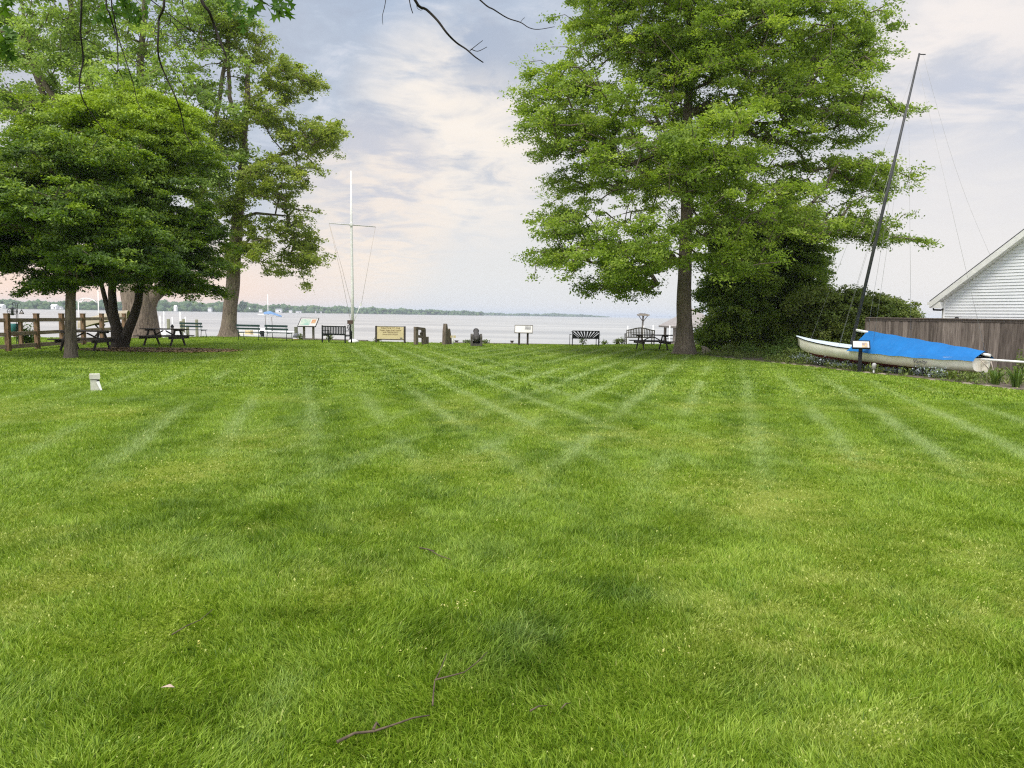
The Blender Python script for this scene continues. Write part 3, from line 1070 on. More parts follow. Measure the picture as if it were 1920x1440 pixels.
# ------------------------------------------------------------------ object materials
wood_dark = mat("wood_dark", (0.075, 0.06, 0.05), .85, .5, 5, stretch=(1, 6, 6), color2=(0.03, 0.024, 0.02))
wood_grey = mat("wood_grey", (0.27, 0.235, 0.20), .9, .4, 5, stretch=(5, 5, .8), color2=(0.12, 0.10, 0.085))
wood_rail = mat("wood_rail", (0.46, 0.36, 0.28), .9, .4, 4, stretch=(4, 1.2, 4), color2=(0.22, 0.155, 0.115))
wood_post = mat("wood_post", (0.34, 0.215, 0.13), .9, .4, 5, stretch=(5, 5, 1), color2=(0.10, 0.06, 0.038))
wood_pile = mat("wood_pile", (0.26, 0.27, 0.17), .9, .4, 5, stretch=(5, 5, .7), color2=(0.13, 0.125, 0.085))
green_paint = mat("green_paint", (0.025, 0.06, 0.055), .55, .4, 8, color2=(0.012, 0.032, 0.03))
iron = mat("iron", (0.016, 0.016, 0.017), .6, .4, 9, spec=.2)
black_paint = mat("black_paint", (0.012, 0.016, 0.015), .6, .3, 9, spec=.2)
white_paint = mat("white_paint", (0.78, 0.77, 0.74), .5, .10, 5)
grey_teak = mat("grey_teak", (0.20, 0.18, 0.155), .85, .35, 6, stretch=(3, 3, 1), color2=(0.11, 0.095, 0.08))
tan_panel = mat("tan_panel", (0.66, 0.55, 0.32), .6, .12, 3)
ink = mat("ink", (0.16, 0.09, 0.035), .7, .2)
stone = mat("stone", (0.27, 0.225, 0.17), .9, .35, 7, bump=.4)

# ------------------------------------------------------------------ rail fence on the left
fp = [(-0.35, 26.2), (-0.62, 28.2), (-.85, 30.1), (-1.05, 32.0), (-1.25, 33.9), (-1.42, 35.8)]
fence_pts = [Vector((-19.6, 23.6, 0))] + [Vector((at(px, 640, Y).x, Y, 0)) for px, Y in ((15, 26.3), (70, 28.3), (117, 30.3), (157, 32.2), (192, 34.2), (221, 36.1), (234, 37.2))]
fo = fence_pts[1]
fence = thing("rail_fence", "weathered three-rail timber fence running back to the shore beneath the dark trees", "fence", fo)
for i, q in enumerate(fence_pts):
    b_ = MB()
    l = q - fo
    b_.box((l.x, l.y, .655), (.15, .15, 1.33)).prism([(l.x - .085, l.y - .085, 1.32), (l.x + .085, l.y - .085, 1.32), (l.x + .085, l.y + .085, 1.32), (l.x - .085, l.y + .085, 1.32)], (0, 0, .045))
    b_.build("post", wood_post, fence)
for i in range(len(fence_pts) - 1):
    a, c_ = fence_pts[i] - fo, fence_pts[i + 1] - fo
    d = (c_ - a).normalized()
    for z, h in ((1.12, .14), (.62, .14), (.16, .15)):
        MB().bar(a + d * .08 + Vector((0, 0, z)), c_ - d * .08 + Vector((0, 0, z + random.uniform(-.02, .02))), .045, h).build("rail", wood_rail, fence)

# ------------------------------------------------------------------ picnic tables
def picnic_table(loc, rz, label):
    t = thing("picnic_table", label, "picnic table", loc, rz, "picnic tables on the lawn")
    m_ = MB()
    for k in range(5):
        m_.box((0, -.30 + k * .15, .735), (1.86 + .02 * (k % 2), .137, .04))
    m_.build("table_top", wood_dark, t)
    for s_ in (-1, 1):
        q = MB()
        q.box((0, s_ * .66, .435), (1.86, .135, .04)).box((0, s_ * .80, .435), (1.84, .135, .04))
        q.build("seat", wood_dark, t)
        q = MB()
        q.bar((s_ * .66, -.84, .38), (s_ * .66, .84, .38), .04, .14).build("seat_beam", wood_dark, t)
        q = MB()
        q.bar((s_ * .66, -.36, .685), (s_ * .66, .36, .685), .09, .06).build("top_beam", wood_dark, t)
        for e in (-1, 1):
            MB().bar((s_ * .60, e * .62, .0), (s_ * .60, e * .22, .655), .04, .10, (0, 1, 0)).build("leg", wood_dark, t)
        MB().bar((s_ * .56, 0, .40), (s_ * .06, 0, .66), .09, .04).build("brace", wood_dark, t)
    return t


tA = gnd(161, 657)
pt = picnic_table((tA.x, tA.y, 0), R(3), "dark picnic table standing half hidden behind the single straight tree trunk")
tB = gnd(309, 648)
dup(pt, (tB.x, tB.y, 0), R(-4), "dark picnic table on the leaf litter beside the three-stemmed tree")
tC = gnd(1222, 656)
dup(pt, (tC.x, tC.y, 0), R(8), "dark picnic table on the lawn beside the oak trunk")

# ------------------------------------------------------------------ benches
def green_bench(loc, rz, label):
    t = thing("park_bench", label, "bench", loc, rz, "green slatted benches facing the water")
    m_ = MB()
    m_.box((0, -.20, .80), (1.45, .03, .11)).box((0, -.155, .63), (1.45, .03, .10))
    m_.build("backrest", green_paint, t)
    m_ = MB()
    for k in range(4):
        m_.box((0, -.06 + k * .12, .43), (1.45, .10, .03))
    m_.build("seat", green_paint, t)
    for s_ in (-1, 1):
        m_ = MB()
        x = s_ * .62
        m_.tube([(x, -.17, 0), (x, -.12, .42), (x, -.20, .86)], .018, 6)
        m_.build("rear_leg", green_paint, t)
        m_ = MB()
        m_.tube([(x, .40, 0), (x, .33, .25), (x, .34, .41), (x, -.11, .40)], .018, 6)
        m_.build("front_leg", green_paint, t)
    return t


def bpos(px, py):
    v = gnd(px, py)
    return (v.x, v.y, 0)


gb = green_bench(bpos(362, 632), R(-10), "green bench left of the leaning locust trunk, behind the far picnic table")
dup(gb, bpos(469, 638), R(-14), "green bench just right of the leaning locust trunk")
dup(gb, bpos(522, 639), R(-18), "green bench next to the slanted blue-green panel on two posts")

# black slatted wooden bench
q = bpos(630, 643)
t = thing("garden_bench", "black bench with upright slats turned towards the ship's wheel", "bench", q, R(-22))
m_ = MB().box((0, -.2, .86), (1.36, .045, .06)).box((0, -.2, .47), (1.36, .04, .05))
for k in range(13):
    m_.box((-.60 + k * .1, -.2, .665), (.052, .02, .35))
m_.build("backrest", black_paint, t)
m_ = MB()
for k in range(4):
    m_.box((0, -.11 + k * .13, .425), (1.40, .11, .028))
m_.build("seat", black_paint, t)
for s_ in (-1, 1):
    MB().box((s_ * .71, -.2, .455), (.055, .055, .91)).build("leg", black_paint, t)
    MB().box((s_ * .71, .36, .31), (.055, .055, .62)).build("leg", black_paint, t)
    MB().box((s_ * .71, .08, .64), (.06, .60, .03)).build("armrest", black_paint, t)
    MB().box((s_ * .71, .08, .38), (.035, .50, .05)).build("side_rail", black_paint, t)

# black sunburst bench
q = bpos(1098, 648.5)
t = thing("metal_bench", "black bench with sunburst slats in its back at the lawn's edge", "bench", q, R(4))
m_ = MB().box((0, 0, .80), (1.50, .03, .05)).box((0, 0, .42), (1.50, .03, .07)).box((-.735, 0, .61), (.035, .03, .33)).box((.735, 0, .61), (.035, .03, .33))
for k in range(-4, 5):
    x0, x1 = k * .085, k * .185
    w = .07 if abs(k) < 4 else .06
    if abs(k) == 4:
        m_.prism([(x0 - .05, -.012, .455), (x0 + .05, -.012, .455), (x1 + .02, -.012, .775), (x1 - .085, -.012, .775)], (0, .024, 0))
    else:
        m_.prism([(x0 - .036, -.012, .455), (x0 + .036, -.012, .455), (x1 + .055, -.012, .775), (x1 - .055, -.012, .775)], (0, .024, 0))
for s_ in (-1, 1):
    m_.prism([(s_ * .72, -.012, .455), (s_ * .42, -.012, .455), (s_ * .72, -.012, .68)] if s_ < 0 else [(s_ * .42, -.012, .455), (s_ * .72, -.012, .455), (s_ * .72, -.012, .68)], (0, .024, 0))
m_.build("backrest", iron, t)
m_ = MB()
for k in range(6):
    m_.box((0, .05 + k * .075, .40), (1.44, .055, .02))
m_.build("seat", iron, t)
for s_ in (-1, 1):
    MB().box((s_ * .735, .012, .205), (.04, .035, .40)).build("leg", iron, t)
    MB().box((s_ * .66, .46, .195), (.035, .035, .39)).build("leg", iron, t)
    MB().box((s_ * .80, .30, .60), (.05, .50, .025)).bar((s_ * .80, .52, 0), (s_ * .80, .52, .59), .03, .03, (1, 0, 0)).build("armrest", iron, t)

# arched grey bench
q = bpos(1199, 646.5)
t = thing("garden_bench", "grey arch-backed teak bench behind the picnic table beside the oak", "bench", q, R(2))
m_ = MB()
N = 14
arch = lambda x: .84 + .15 * max(0, math.cos(x / .8 * math.pi * .5)) ** 1.6
for k in range(N):
    xa, xb = -.76 + 1.52 * k / N, -.76 + 1.52 * (k + 1) / N
    m_.bar((xa, -.2, arch(xa)), (xb, -.2, arch(xb)), .035, .065)
for k in range(16):
    x = -.70 + 1.40 * k / 15
    z1 = arch(x) - .03
    m_.box((x, -.2, (.46 + z1) / 2), (.05, .018, z1 - .46))
m_.box((0, -.2, .44), (1.52, .035, .06)).box((0, -.2, .70), (1.52, .022, .03))
m_.build("backrest", grey_teak, t)
m_ = MB()
for k in range(5):
    m_.box((0, -.12 + k * .11, .415), (1.56, .09, .025))
m_.build("seat", grey_teak, t)
for s_ in (-1, 1):
    MB().box((s_ * .80, -.2, .44), (.06, .06, .88)).build("leg", grey_teak, t)
    MB().box((s_ * .80, .34, .31), (.06, .06, .62)).build("leg", grey_teak, t)
    MB().box((s_ * .80, .07, .635), (.07, .58, .03)).build("armrest", grey_teak, t)

# ------------------------------------------------------------------ panels and signs
def art_mat(name, cols, scale=4):
    mt = bpy.data.materials.new(name)
    mt.use_nodes = True
    b = NB(mt.node_tree)
    p = mt.node_tree.nodes['Principled BSDF']
    tcn = b.n('ShaderNodeTexCoord')
    nz = b.noise(tcn.outputs['Object'], scale, 3, .6)
    b.link(b.ramp(nz, cols), p.inputs['Base Color'])
    p.inputs['Roughness'].default_value = .35
    return mt


def panel_sign(name, label, loc, rz, w, d, z, tilt, posts, art, post_m, frame_m, pictures=()):
    t = thing(name, label, "information panel", loc, rz)
    rot = Matrix.Rotation(R(tilt), 3, 'X')
    c_ = Vector((0, -.05, z))
    pn = MB().box(c_, (w, d, .03), rot).build("panel", art, t)
    f_ = MB()
    for s_ in (-1, 1):
        f_.box(c_ + rot @ Vector((s_ * (w / 2 + .015), 0, 0)), (.03, d + .06, .05), rot)
        f_.box(c_ + rot @ Vector((0, s_ * (d / 2 + .015), 0)), (w, .03, .05), rot)
    f_.build("frame", frame_m, pn)
    for x in posts:
        MB().box((x, .0, (z - .04) / 2), (.105, .105, z - .04)).build("post", post_m, t)
    for cx_, cy_, sx, sy, mm in pictures:
        MB().box(c_ + rot @ Vector((cx_, cy_, .018)), (sx, sy, .006), rot).build("picture", mm, pn)
    return t


teal = art_mat("panel_map", [(.35, (.20, .36, .31)), (.6, (.42, .48, .40))], 3)
red_art = art_mat("panel_red", [(.3, (.42, .16, .09)), (.6, (.50, .36, .2))], 9)
pale_art = art_mat("panel_pale", [(.3, (.46, .45, .43)), (.7, (.58, .56, .54))], 5)
dark_art = art_mat("panel_dark", [(.3, (.06, .06, .06)), (.7, (.30, .30, .30))], 9)
sail_art = art_mat("panel_sail", [(.3, (.10, .10, .30)), (.55, (.45, .32, .12)), (.75, (.6, .45, .4))], 12)
panel_sign("information_sign", "slanted panel with blue-green map on two grey posts near the black slatted bench", bpos(579, 637.5), R(-4), 1.0, .72, 1.0, 38, (-.27, .27),
           pale_art, wood_grey, iron, [(-.16, 0, .55, .56, teal), (.30, .08, .24, .34, red_art)])
panel_sign("information_sign", "pale upright panel with grey photograph on two dark posts right of the cannon", bpos(981.5, 647), R(-3), .93, .42, .86, 62, (-.24, .22),
           pale_art, wood_dark, grey_teak, [(.22, .07, .32, .19, dark_art)])
panel_sign("information_sign", "small slanted panel on one dark post in front of the blue-covered sailboat", bpos(1611, 697.5), R(-20), .46, .29, .86, 42, (0,),
           pale_art, iron, iron, [(.10, -.03, .16, .22, sail_art)])

# welcome sign
q = bpos(732, 643)
t = thing("welcome_sign", "cream welcome board with brown lettering between two brown posts", "sign", q, R(-6))
wbd = MB().box((0, 0, .54), (1.48, .04, .66)).build("board", tan_panel, t)
for s_ in (-1, 1):
    MB().box((s_ * .785, 0, .445), (.09, .09, .93)).build("post", wood_dark, t)
MB().box((0, 0, .185), (1.48, .06, .045)).build("rail", wood_dark, t)
MB().box((0, 0, .885), (1.48, .05, .03)).build("rail", grey_teak, t)
RX = Matrix.Rotation(R(90), 4, 'X')
for body, z, sz in (("WELCOME TO THE", .79, .125), ("Captain Salem Avery House", .68, .105), ("WATERFRONT", .565, .125), ("Gateway to the Chesapeake", .455, .075)):
    lettering("lettering", body, sz, ink, wbd, Matrix.Translation((0, -.024, z)) @ RX, .002)
MB().box((.60, -.022, .27), (.15, .008, .06)).build("emblem", dark_art, wbd)

# ------------------------------------------------------------------ flagpole, wheel, cannon, timbers
q = gnd(661, 642)
Yf = q.y
t = thing("flagpole", "tall white flagpole with a crossed yard and slack halyards", "flagpole", (q.x, Yf, 0))
top = at(658, 320, Yf) - Vector((q.x, Yf, 0))
MB().tube([(0, 0, 0), (0, 0, 2.6), top * .68, top], [.085, .08, .062, .03], 12).build("pole", white_paint, t)
jn = Vector((top.x * .69, 0, at(660, 421, Yf).z))
ya = at(617, 418.5, Yf - .5) - Vector((q.x, Yf, 0))
yb = at(704, 425.5, Yf + .6) - Vector((q.x, Yf, 0))
MB().tube([ya, (ya + yb) / 2 + Vector((0, -.1, 0)), yb], [.02, .032, .02], 8).build("yard", mat("yard_paint", (.55, .53, .50), .6, .2), t)
MB().box(jn + Vector((0, -.03, 0)), (.16, .16, .14)).build("collar", white_paint, t)
rope = mat("rope", (0.42, 0.36, 0.30), .9)
for a, c_ in ((ya, Vector((-.05, 0, .9))), (ya, Vector((-.02, -.02, 1.9))), (yb, Vector((.45, .1, 2.0)))):
    mid = (a + c_) / 2 + Vector((.06 if a.x < 0 else -.03, 0, -.10))
    MB().tube([a, mid, c_], .008, 5).build("halyard", rope, t)
MB().tube([(.05, 0, 1.05), (.42, .1, 2.05)], [.012, .02], 6).box((.42, .1, 2.03), (.10, .05, .16)).build("cleat_arm", white_paint, t)
MB().box((-.10, -.11, 1.09), (.30, .03, .20)).build("plaque", mat("bronze", (.10, .065, .05), .5, .4, 9), t)
# white boulder at its foot
def boulder(name, label, cat, loc, s, material, seed, group=None):
    r_ = np.random.default_rng(seed)
    import bmesh
    bm = bmesh.new()
    bmesh.ops.create_icosphere(bm, subdivisions=2, radius=1)
    for v in bm.verts:
        n_ = v.co.normalized()
        k = 1 + .16 * math.sin(3 * n_.x + seed) + .13 * math.sin(4 * n_.y + 2 * seed) + .1 * math.sin(5 * n_.z + n_.x * 3 + seed) + r_.normal() * .04
        v.co = Vector((n_.x * s[0], n_.y * s[1], max(n_.z * s[2], -s[2] * .4))) * k
    me = bpy.data.meshes.new(name)
    bm.to_mesh(me)
    bm.free()
    me.polygons.foreach_set('use_smooth', [True] * len(me.polygons))
    me.materials.append(material)
    o = bpy.data.objects.new(name, me)
    col.objects.link(o)
    o.location = (loc[0], loc[1], (loc[2] if len(loc) > 2 else 0) + s[2] * .3)
    return tag(o, label, cat, group)


boulder("boulder", "white painted boulder at the foot of the flagpole", "rock", (q.x + .12, Yf - .25, 0), (.30, .2, .14), white_paint, 3)
w0 = bpos(659.5, 641)
t = thing("ship_wheel", "dark ship's wheel with eight handles on a slim stand before the flagpole", "ship's wheel", (w0[0] - .02, w0[1] - .25, 0), R(-5))
m_ = MB()
ring = [(math.cos(k * math.pi / 10) * .135, -.06, .80 + math.sin(k * math.pi / 10) * .135) for k in range(21)]
m_.tube(ring, .017, 6, False).build("rim", iron, t)
m_ = MB()
for k in range(8):
    a = k * math.pi / 4 + .2
    m_.tube([(0, -.06, .80), (math.cos(a) * .21, -.06, .80 + math.sin(a) * .21)], .011, 5)
m_.build("spokes", iron, t)
MB().lathe((0, -.09, .80), (0, 1, 0), [(0, .03), (.06, .04), (.09, .03)]).build("hub", iron, t)
MB().lathe((0, 0, 0), (0, 0, 1), [(0, .16), (.05, .13), (.08, .06), (.3, .045), (.5, .06), (.8, .04), (1.0, .045)]).build("stand", iron, t)

# old dock timbers
q = bpos(788, 646)
t = thing("dock_timber", "weathered grey timber frame with slots, left of the taller split timber", "old timber", q, R(55))
old_wood = mat("old_wood", (0.23, 0.185, 0.145), .95, .5, 4, stretch=(6, 6, 1), color2=(0.07, 0.052, 0.04), bump=.6)
for x, h, tl in ((-.33, .92, 0), (.28, .80, .10)):
    MB().bar((x, 0, -.05), (x - tl * .4, 0, h), .19, .16, (0, 1, 0)).build("upright", old_wood, t)
MB().bar((-.42, -.02, .86), (.30, 0, .80), .17, .13).build("cap", old_wood, t)
MB().bar((-.3, .02, .45), (.28, .0, .38), .12, .13).build("cross_beam", old_wood, t)
MB().bar((.42, .05, -.02), (.10, .05, .62), .11, .10, (0, 1, 0)).build("brace", old_wood, t)
MB().box((.72, .25, .18), (.22, .2, .42)).build("stub", old_wood, t)
q = bpos(838, 646)
t = thing("dock_timber", "tall split pointed grey timber standing upright on the lawn left of the cannon", "old timber", q, R(60))
MB().prism([(-.30, -.1, -.05), (-.02, -.1, -.05), (-.05, -.1, .78), (-.12, -.1, 1.08), (-.20, -.1, 1.10), (-.27, -.1, .72)], (0, .2, 0)).build("pointed_plank", old_wood, t)
MB().bar((.12, .0, -.05), (.02, .0, .80), .20, .2, (0, 1, 0)).build("upright", old_wood, t)
MB().bar((.34, .02, -.05), (.10, .02, .82), .14, .2, (0, 1, 0)).build("brace", old_wood, t)
MB().box((-.05, .02, .74), (.34, .17, .10)).build("cap", old_wood, t)
# small lamp beside it
q = bpos(849, 646)
t = thing("path_light", "small pale two-headed light stub right of the pointed timber", "light", q)
MB().lathe((0, 0, -.02), (0, 0, 1), [(0, .07), (.3, .06), (.34, .03), (.36, .03)]).build("stem", white_paint, t)
MB().box((-.07, 0, .42), (.11, .1, .12)).box((.09, -.02, .42), (.12, .1, .13)).build("lamp_head", tan_panel, t)

# cannon
q = bpos(893, 648.5)
t = thing("cannon", "old iron cannon on a timber carriage pointing out over the water", "cannon", q, R(4))
gun = mat("gun_iron", (0.085, 0.08, 0.075), .75, .4, 12, color2=(0.035, 0.032, 0.03), bump=.2)
car = mat("carriage_wood", (0.13, 0.12, 0.10), .95, .4, 5, stretch=(1, 1, 4), color2=(0.05, 0.045, 0.04), bump=.4)
MB().lathe((0, -.52, .36), Vector((0, 1, .27)), [(-.10, .03), (-.06, .055), (0, .05), (.03, .14), (.06, .185), (.14, .175), (.3, .165), (.34, .18), (.38, .165), (.8, .145), (.83, .155), (.86, .14), (1.35, .12),
                                                          (1.40, .15), (1.48, .155), (1.50, .10)], 18).build("barrel", gun, t)
gun_b = t.children[-1]
for s_ in (-1, 1):
    MB().prism([(s_ * .24 - .055, -.50, 0), (s_ * .24 - .055, .55, 0), (s_ * .24 - .055, .55, .58), (s_ * .24 - .055, .1, .62), (s_ * .24 - .055, -.2, .50), (s_ * .24 - .055, -.50, .50)], (.11, 0, 0)).build("cheek", car, t)
MB().box((0, -.42, .08), (.37, .10, .13)).box((0, .40, .14), (.37, .12, .22)).build("cross_beam", car, t)
MB().tube([(-.26, .12, .53), (.26, .12, .53)], .05, 10).build("trunnion", gun, gun_b)

# ------------------------------------------------------------------ little post in the grass, ground lights
q = gnd(178.5, 732)
t = thing("utility_post", "short chalky white post with peeling paper standing alone on the left lawn", "post", (q.x, q.y, 0), R(30))
pw = mat("chalk_paint", (0.66, 0.64, 0.55), .8, .2, 14, color2=(0.52, 0.50, 0.42))
MB().box((0, 0, .105), (.155, .155, .22)).build("post", pw, t)
MB().box((0, 0, .265), (.18, .18, .075)).prism([(-.09, -.09, .302), (.09, -.09, .302), (.085, .09, .302), (-.085, .09, .302)], (0, 0, .022)).build("cap", pw, t)
MB().prism([(.02, -.095, .17), (.075, -.095, .18), (.12, -.12, -.0), (.09, -.125, 0)], (0, -.006, .01)).build("torn_paper", white_paint, t)
MB().box((.055, -.086, .196), (.05, .01, .022)).build("latch", iron, t)
q = gnd(1638, 700)
t = thing("garden_light", "small grey cylinder spotlight on a stake in front of the sailboat hull", "light", (q.x, q.y, 0))
MB().lathe((0, 0, .13), (0, 0, 1), [(0, .06), (.15, .065), (.17, .05), (.19, .015)]).build("lamp_head", mat("pewter", (.42, .41, .40), .5), t)
MB().tube([(0, 0, -.02), (0, 0, .13)], .028, 8).build("stake", white_paint, t)
q = gnd(1321, 663)
t = thing("split_log", "short pale split stump leaning at the bed's corner by the oak", "stump", (q.x, q.y, 0), R(10))
pale_wood = mat("pale_wood", (0.42, 0.36, 0.28), .9, .4, 5, stretch=(5, 5, 1), color2=(0.17, 0.14, 0.11))
MB().bar((-.05, 0, -.02), (-.06, 0, .30), .10, .16, (0, 1, 0)).bar((.10, .0, -.02), (.10, .02, .27), .10, .14, (0, 1, 0)).bar((.21, .02, -.02), (.22, .02, .22), .07, .14, (0, 1, 0)).build("trunk_half", pale_wood, t)
MB().bar((-.14, 0, .33), (.09, .0, .255), .16, .06).build("loose_slab", pale_wood, t)
q = gnd(1266, 662)
t = thing("plant_marker", "thin dark marker stake at the foot of the oak trunk", "marker", (q.x, q.y - .25, 0))
MB().tube([(0, 0, -.02), (-.02, 0, .40)], .02, 6).build("stake", iron, t)
MB().box((-.0, -.01, .42), (.16, .02, .05)).build("plate", iron, t)

# ------------------------------------------------------------------ bird feeders and planter behind the fence
q = at(33, 640, 29.2)
t = thing("shepherd_hook", "black double shepherd's hook pole behind the fence at far left", "hook pole", (q.x, 29.2, 0))
s0 = Vector((q.x, 29.2, 0))
P_ = lambda px, py: at(px, py, 29.2) - s0
MB().tube([(-.05, 0, -.05), P_(30.5, 592), P_(30, 575), P_(27.5, 567), P_(24.5, 566), P_(22.5, 572)], .012, 6, False).build("hook", iron, t)
MB().tube([(.02, 0, -.05), P_(33.5, 592), P_(32.5, 573), P_(34, 568.5), P_(37, 568), P_(39.5, 572)], .012, 6, False).build("hook", iron, t)
fc = at(23, 584, 29.2)
t = thing("bird_feeder", "round wire-caged bird feeder hanging on the left hook", "bird feeder", fc)
m_ = MB()
for k in range(6):
    a = k * math.pi / 6
    m_.tube([(math.cos(a) * math.cos(u) * .18, math.sin(a) * math.cos(u) * .18, math.sin(u) * .14) for u in [i * math.pi / 8 for i in range(17)]], .005, 4, False)
for u in (-.8, 0, .8):
    m_.tube([(math.cos(v) * math.cos(u) * .18, math.sin(v) * math.cos(u) * .18, math.sin(u) * .14) for v in [i * math.pi / 8 for i in range(17)]], .005, 4, False)
m_.build("cage", iron, t)
MB().lathe((0, 0, -.15), (0, 0, 1), [(0, .05), (.3, .05), (.33, .03), (.36, .008)]).build("seed_tube", mat("feeder_grey", (.10, .11, .12), .5), t)
fc = at(40.5, 585, 29.2)
t = thing("suet_feeder", "triangular framed feeder hanging on the right hook", "bird feeder", fc)
m_ = MB()
for a, c_ in (((-.09, 0, -.07), (.09, 0, -.07)), ((.09, 0, -.07), (0, 0, .09)), ((0, 0, .09), (-.09, 0, -.07))):
    m_.bar(a, c_, .02, .02, (0, 1, 0))
m_.tube([(0, 0, .09), (0, 0, .26)], .004, 4)
m_.build("frame", iron, t)
MB().box((0, 0, -.04), (.10, .03, .06)).build("suet_cake", mat("suet", (.25, .22, .2)), t)
q = at(40, 645, 30.0)
t = thing("planter_stand", "dark wooden planter post with hanging teal and red pots behind the fence", "planter", (q.x, 30.0, 0))
MB().box((0, 0, .50), (.12, .12, 1.05)).build("post", wood_post, t)
MB().box((-.02, 0, 1.06), (.46, .30, .10)).build("tray", wood_dark, t)
MB().lathe((-.24, -.05, .58), (0, 0, 1), [(0, .10), (.05, .13), (.32, .17), (.34, .15)]).build("teal_pot", mat("teal_pot", (.03, .16, .16), .5), t)
MB().lathe((-.16, -.1, .40), (0, 0, 1), [(0, .08), (.09, .11), (.12, .10)]).build("red_pot", mat("red_pot", (.40, .06, .05), .5), t)


def leafy(name, label, cat, loc, rx, ry, rz_, n, size, m__, group=None, z0=None, stem_m=None, seed=0, tb=0.0):
    """a small bushy plant: stems and a crown of leaf faces"""
    r_ = np.random.default_rng(seed + 5)
    t = thing(name, label, cat, loc, 0, group)
    k = n
    d = r_.normal(size=(k, 3))
    d /= np.linalg.norm(d, axis=1)[:, None]
    rad = r_.random(k) ** .5
    lump = 1 + .28 * np.sin(d[:, 0] * 5 + seed) * np.sin(d[:, 1] * 4 + seed * 2) + .2 * np.sin(d[:, 2] * 6 + seed)
    pos = d * (rad * lump)[:, None] * np.array([rx, ry, rz_]) + np.array([0, 0, z0 if z0 is not None else rz_ * .85])
    pos[:, 2] = np.maximum(pos[:, 2], .02)
    nr = d * .7 + r_.normal(size=(k, 3)) * .6 + np.array([0, 0, .5])
    nr /= np.linalg.norm(nr, axis=1)[:, None]
    ax = r_.normal(size=(k, 3))
    ax -= nr * np.sum(ax * nr, axis=1)[:, None]
    ax /= np.linalg.norm(ax, axis=1)[:, None]
    sd_ = np.cross(nr, ax)
    ls = size * (.6 + .8 * r_.random(k))[:, None]
    V = np.stack([pos - ax * ls * .5, pos + sd_ * ls * .3 + nr * ls * .08, pos + ax * ls * .55, pos - sd_ * ls * .3 + nr * ls * .08], 1).reshape(-1, 3)
    b0 = np.arange(k) * 4
    tone = np.clip(.5 + tb + r_.normal(0, .2, k), 0, 1)
    mesh_np("foliage", V, np.stack([b0, b0 + 1, b0 + 2, b0 + 3], 1), None, m__, t, {'tone': np.repeat(tone, 4)})
    sm_ = MB()
    for i in range(7):
        a = i * 2.4
        sm_.tube([(0, 0, -.02), (math.cos(a) * rx * .3, math.sin(a) * ry * .3, rz_ * .6), (math.cos(a) * rx * .6, math.sin(a) * ry * .6, rz_ * 1.2)], [.012, .009, .004], 5)
    sm_.build("stem", stem_m or bark_dark, t)
    return t


lf_shrub = leaf_mat("shrub_leaf", (0.04, 0.085, 0.012), (0.085, 0.15, 0.022), (0.17, 0.24, 0.05), .3)
lf_olive = leaf_mat("grass_leaf", (0.07, 0.11, 0.02), (0.13, 0.18, 0.035), (0.22, 0.25, 0.08), .3)
leafy("shrub", "round green bush with pale flowers behind the fence at far left", "shrub", (at(50, 640, 30.5).x, 30.5, 0), .42, .4, .48, 900, .10, lf_shrub, seed=2)

# ------------------------------------------------------------------ leaf litter
k = 5200
r_ = np.sqrt(rng.random(k))
a = rng.random(k) * 6.283
x = LIT_C.x + np.cos(a) * r_ * 2.9 + rng.normal(0, .25, k)
y = LIT_C.y + np.sin(a) * r_ * 1.5 + rng.normal(0, .15, k)
ls = .045 * (.6 + .8 * rng.random(k))
th = rng.random(k) * 6.283
z = .012 + .03 * rng.random(k)
V = np.stack([np.stack([x + np.cos(th + q) * ls, y + np.sin(th + q) * ls, z + (rng.random(k) - .3) * ls * .6], 1) for q in (0, 1.4, 3.1, 4.6)], 1).reshape(-1, 3)
b0 = np.arange(k) * 4
lf_dead = leaf_mat("dead_leaf", (0.10, 0.06, 0.03), (0.24, 0.14, 0.07), (0.46, 0.33, 0.18), .1)
tag(mesh_np("fallen_leaves", V, np.stack([b0, b0 + 1, b0 + 2, b0 + 3], 1), None, lf_dead, None, {'tone': np.repeat(rng.random(k), 4)}),
    "brown leaf litter under the three-stemmed tree", "leaves", kind='stuff')
soil = mat("soil", (0.20, 0.15, 0.10), .95, .4, 9, color2=(0.10, 0.07, 0.04), bump=.5)
m_ = MB()
pts = [(LIT_C.x + math.cos(i * .2094) * 2.1 * (1 + .18 * math.sin(i * 1.7)), LIT_C.y + math.sin(i * .2094) * .9 * (1 + .12 * math.sin(i * 1.3 + 1)), .014) for i in range(30)]
m_.add(pts, [tuple(range(30))])
tag(m_.build("bare_soil", soil), "bare soil under the three-stemmed tree", "soil", kind='structure')

# ------------------------------------------------------------------ flower bed, edging stones
bp = [Vector((p_.x + .05, p_.y, .01)) for p_ in BED]
m_ = MB()
poly = [Vector((BED[0].x + 0.1, BED[0].y + 4, .01))] + bp + [Vector((20, 18.0, .01)), Vector((20, 36, .01))]
m_.add(poly, [tuple(reversed(range(len(poly))))])
tag(m_.build("flower_bed", mat("bed_soil", (0.17, 0.135, 0.10), .95, .4, 6, color2=(0.065, 0.05, 0.038), bump=.5)), "mulched bed along the right edge of the lawn", "ground", kind='structure')
si = 0
for i in range(len(BED) - 1):
    a, c_ = BED[i], BED[i + 1]
    L = (c_ - a).length
    n_ = max(1, int(L / .52))
    for j in range(n_):
        if random.random() < .22:
            continue
        q = a + (c_ - a) * ((j + .5) / n_)
        boulder("edging_stone", "flat tan stone in the low edging between lawn and bed", "stone", (q.x + random.uniform(-.05, .05), q.y, -.015),
                (random.uniform(.06, .11), random.uniform(.14, .24), random.uniform(.025, .045)), stone, si, "stones edging the flower bed")
        si += 1

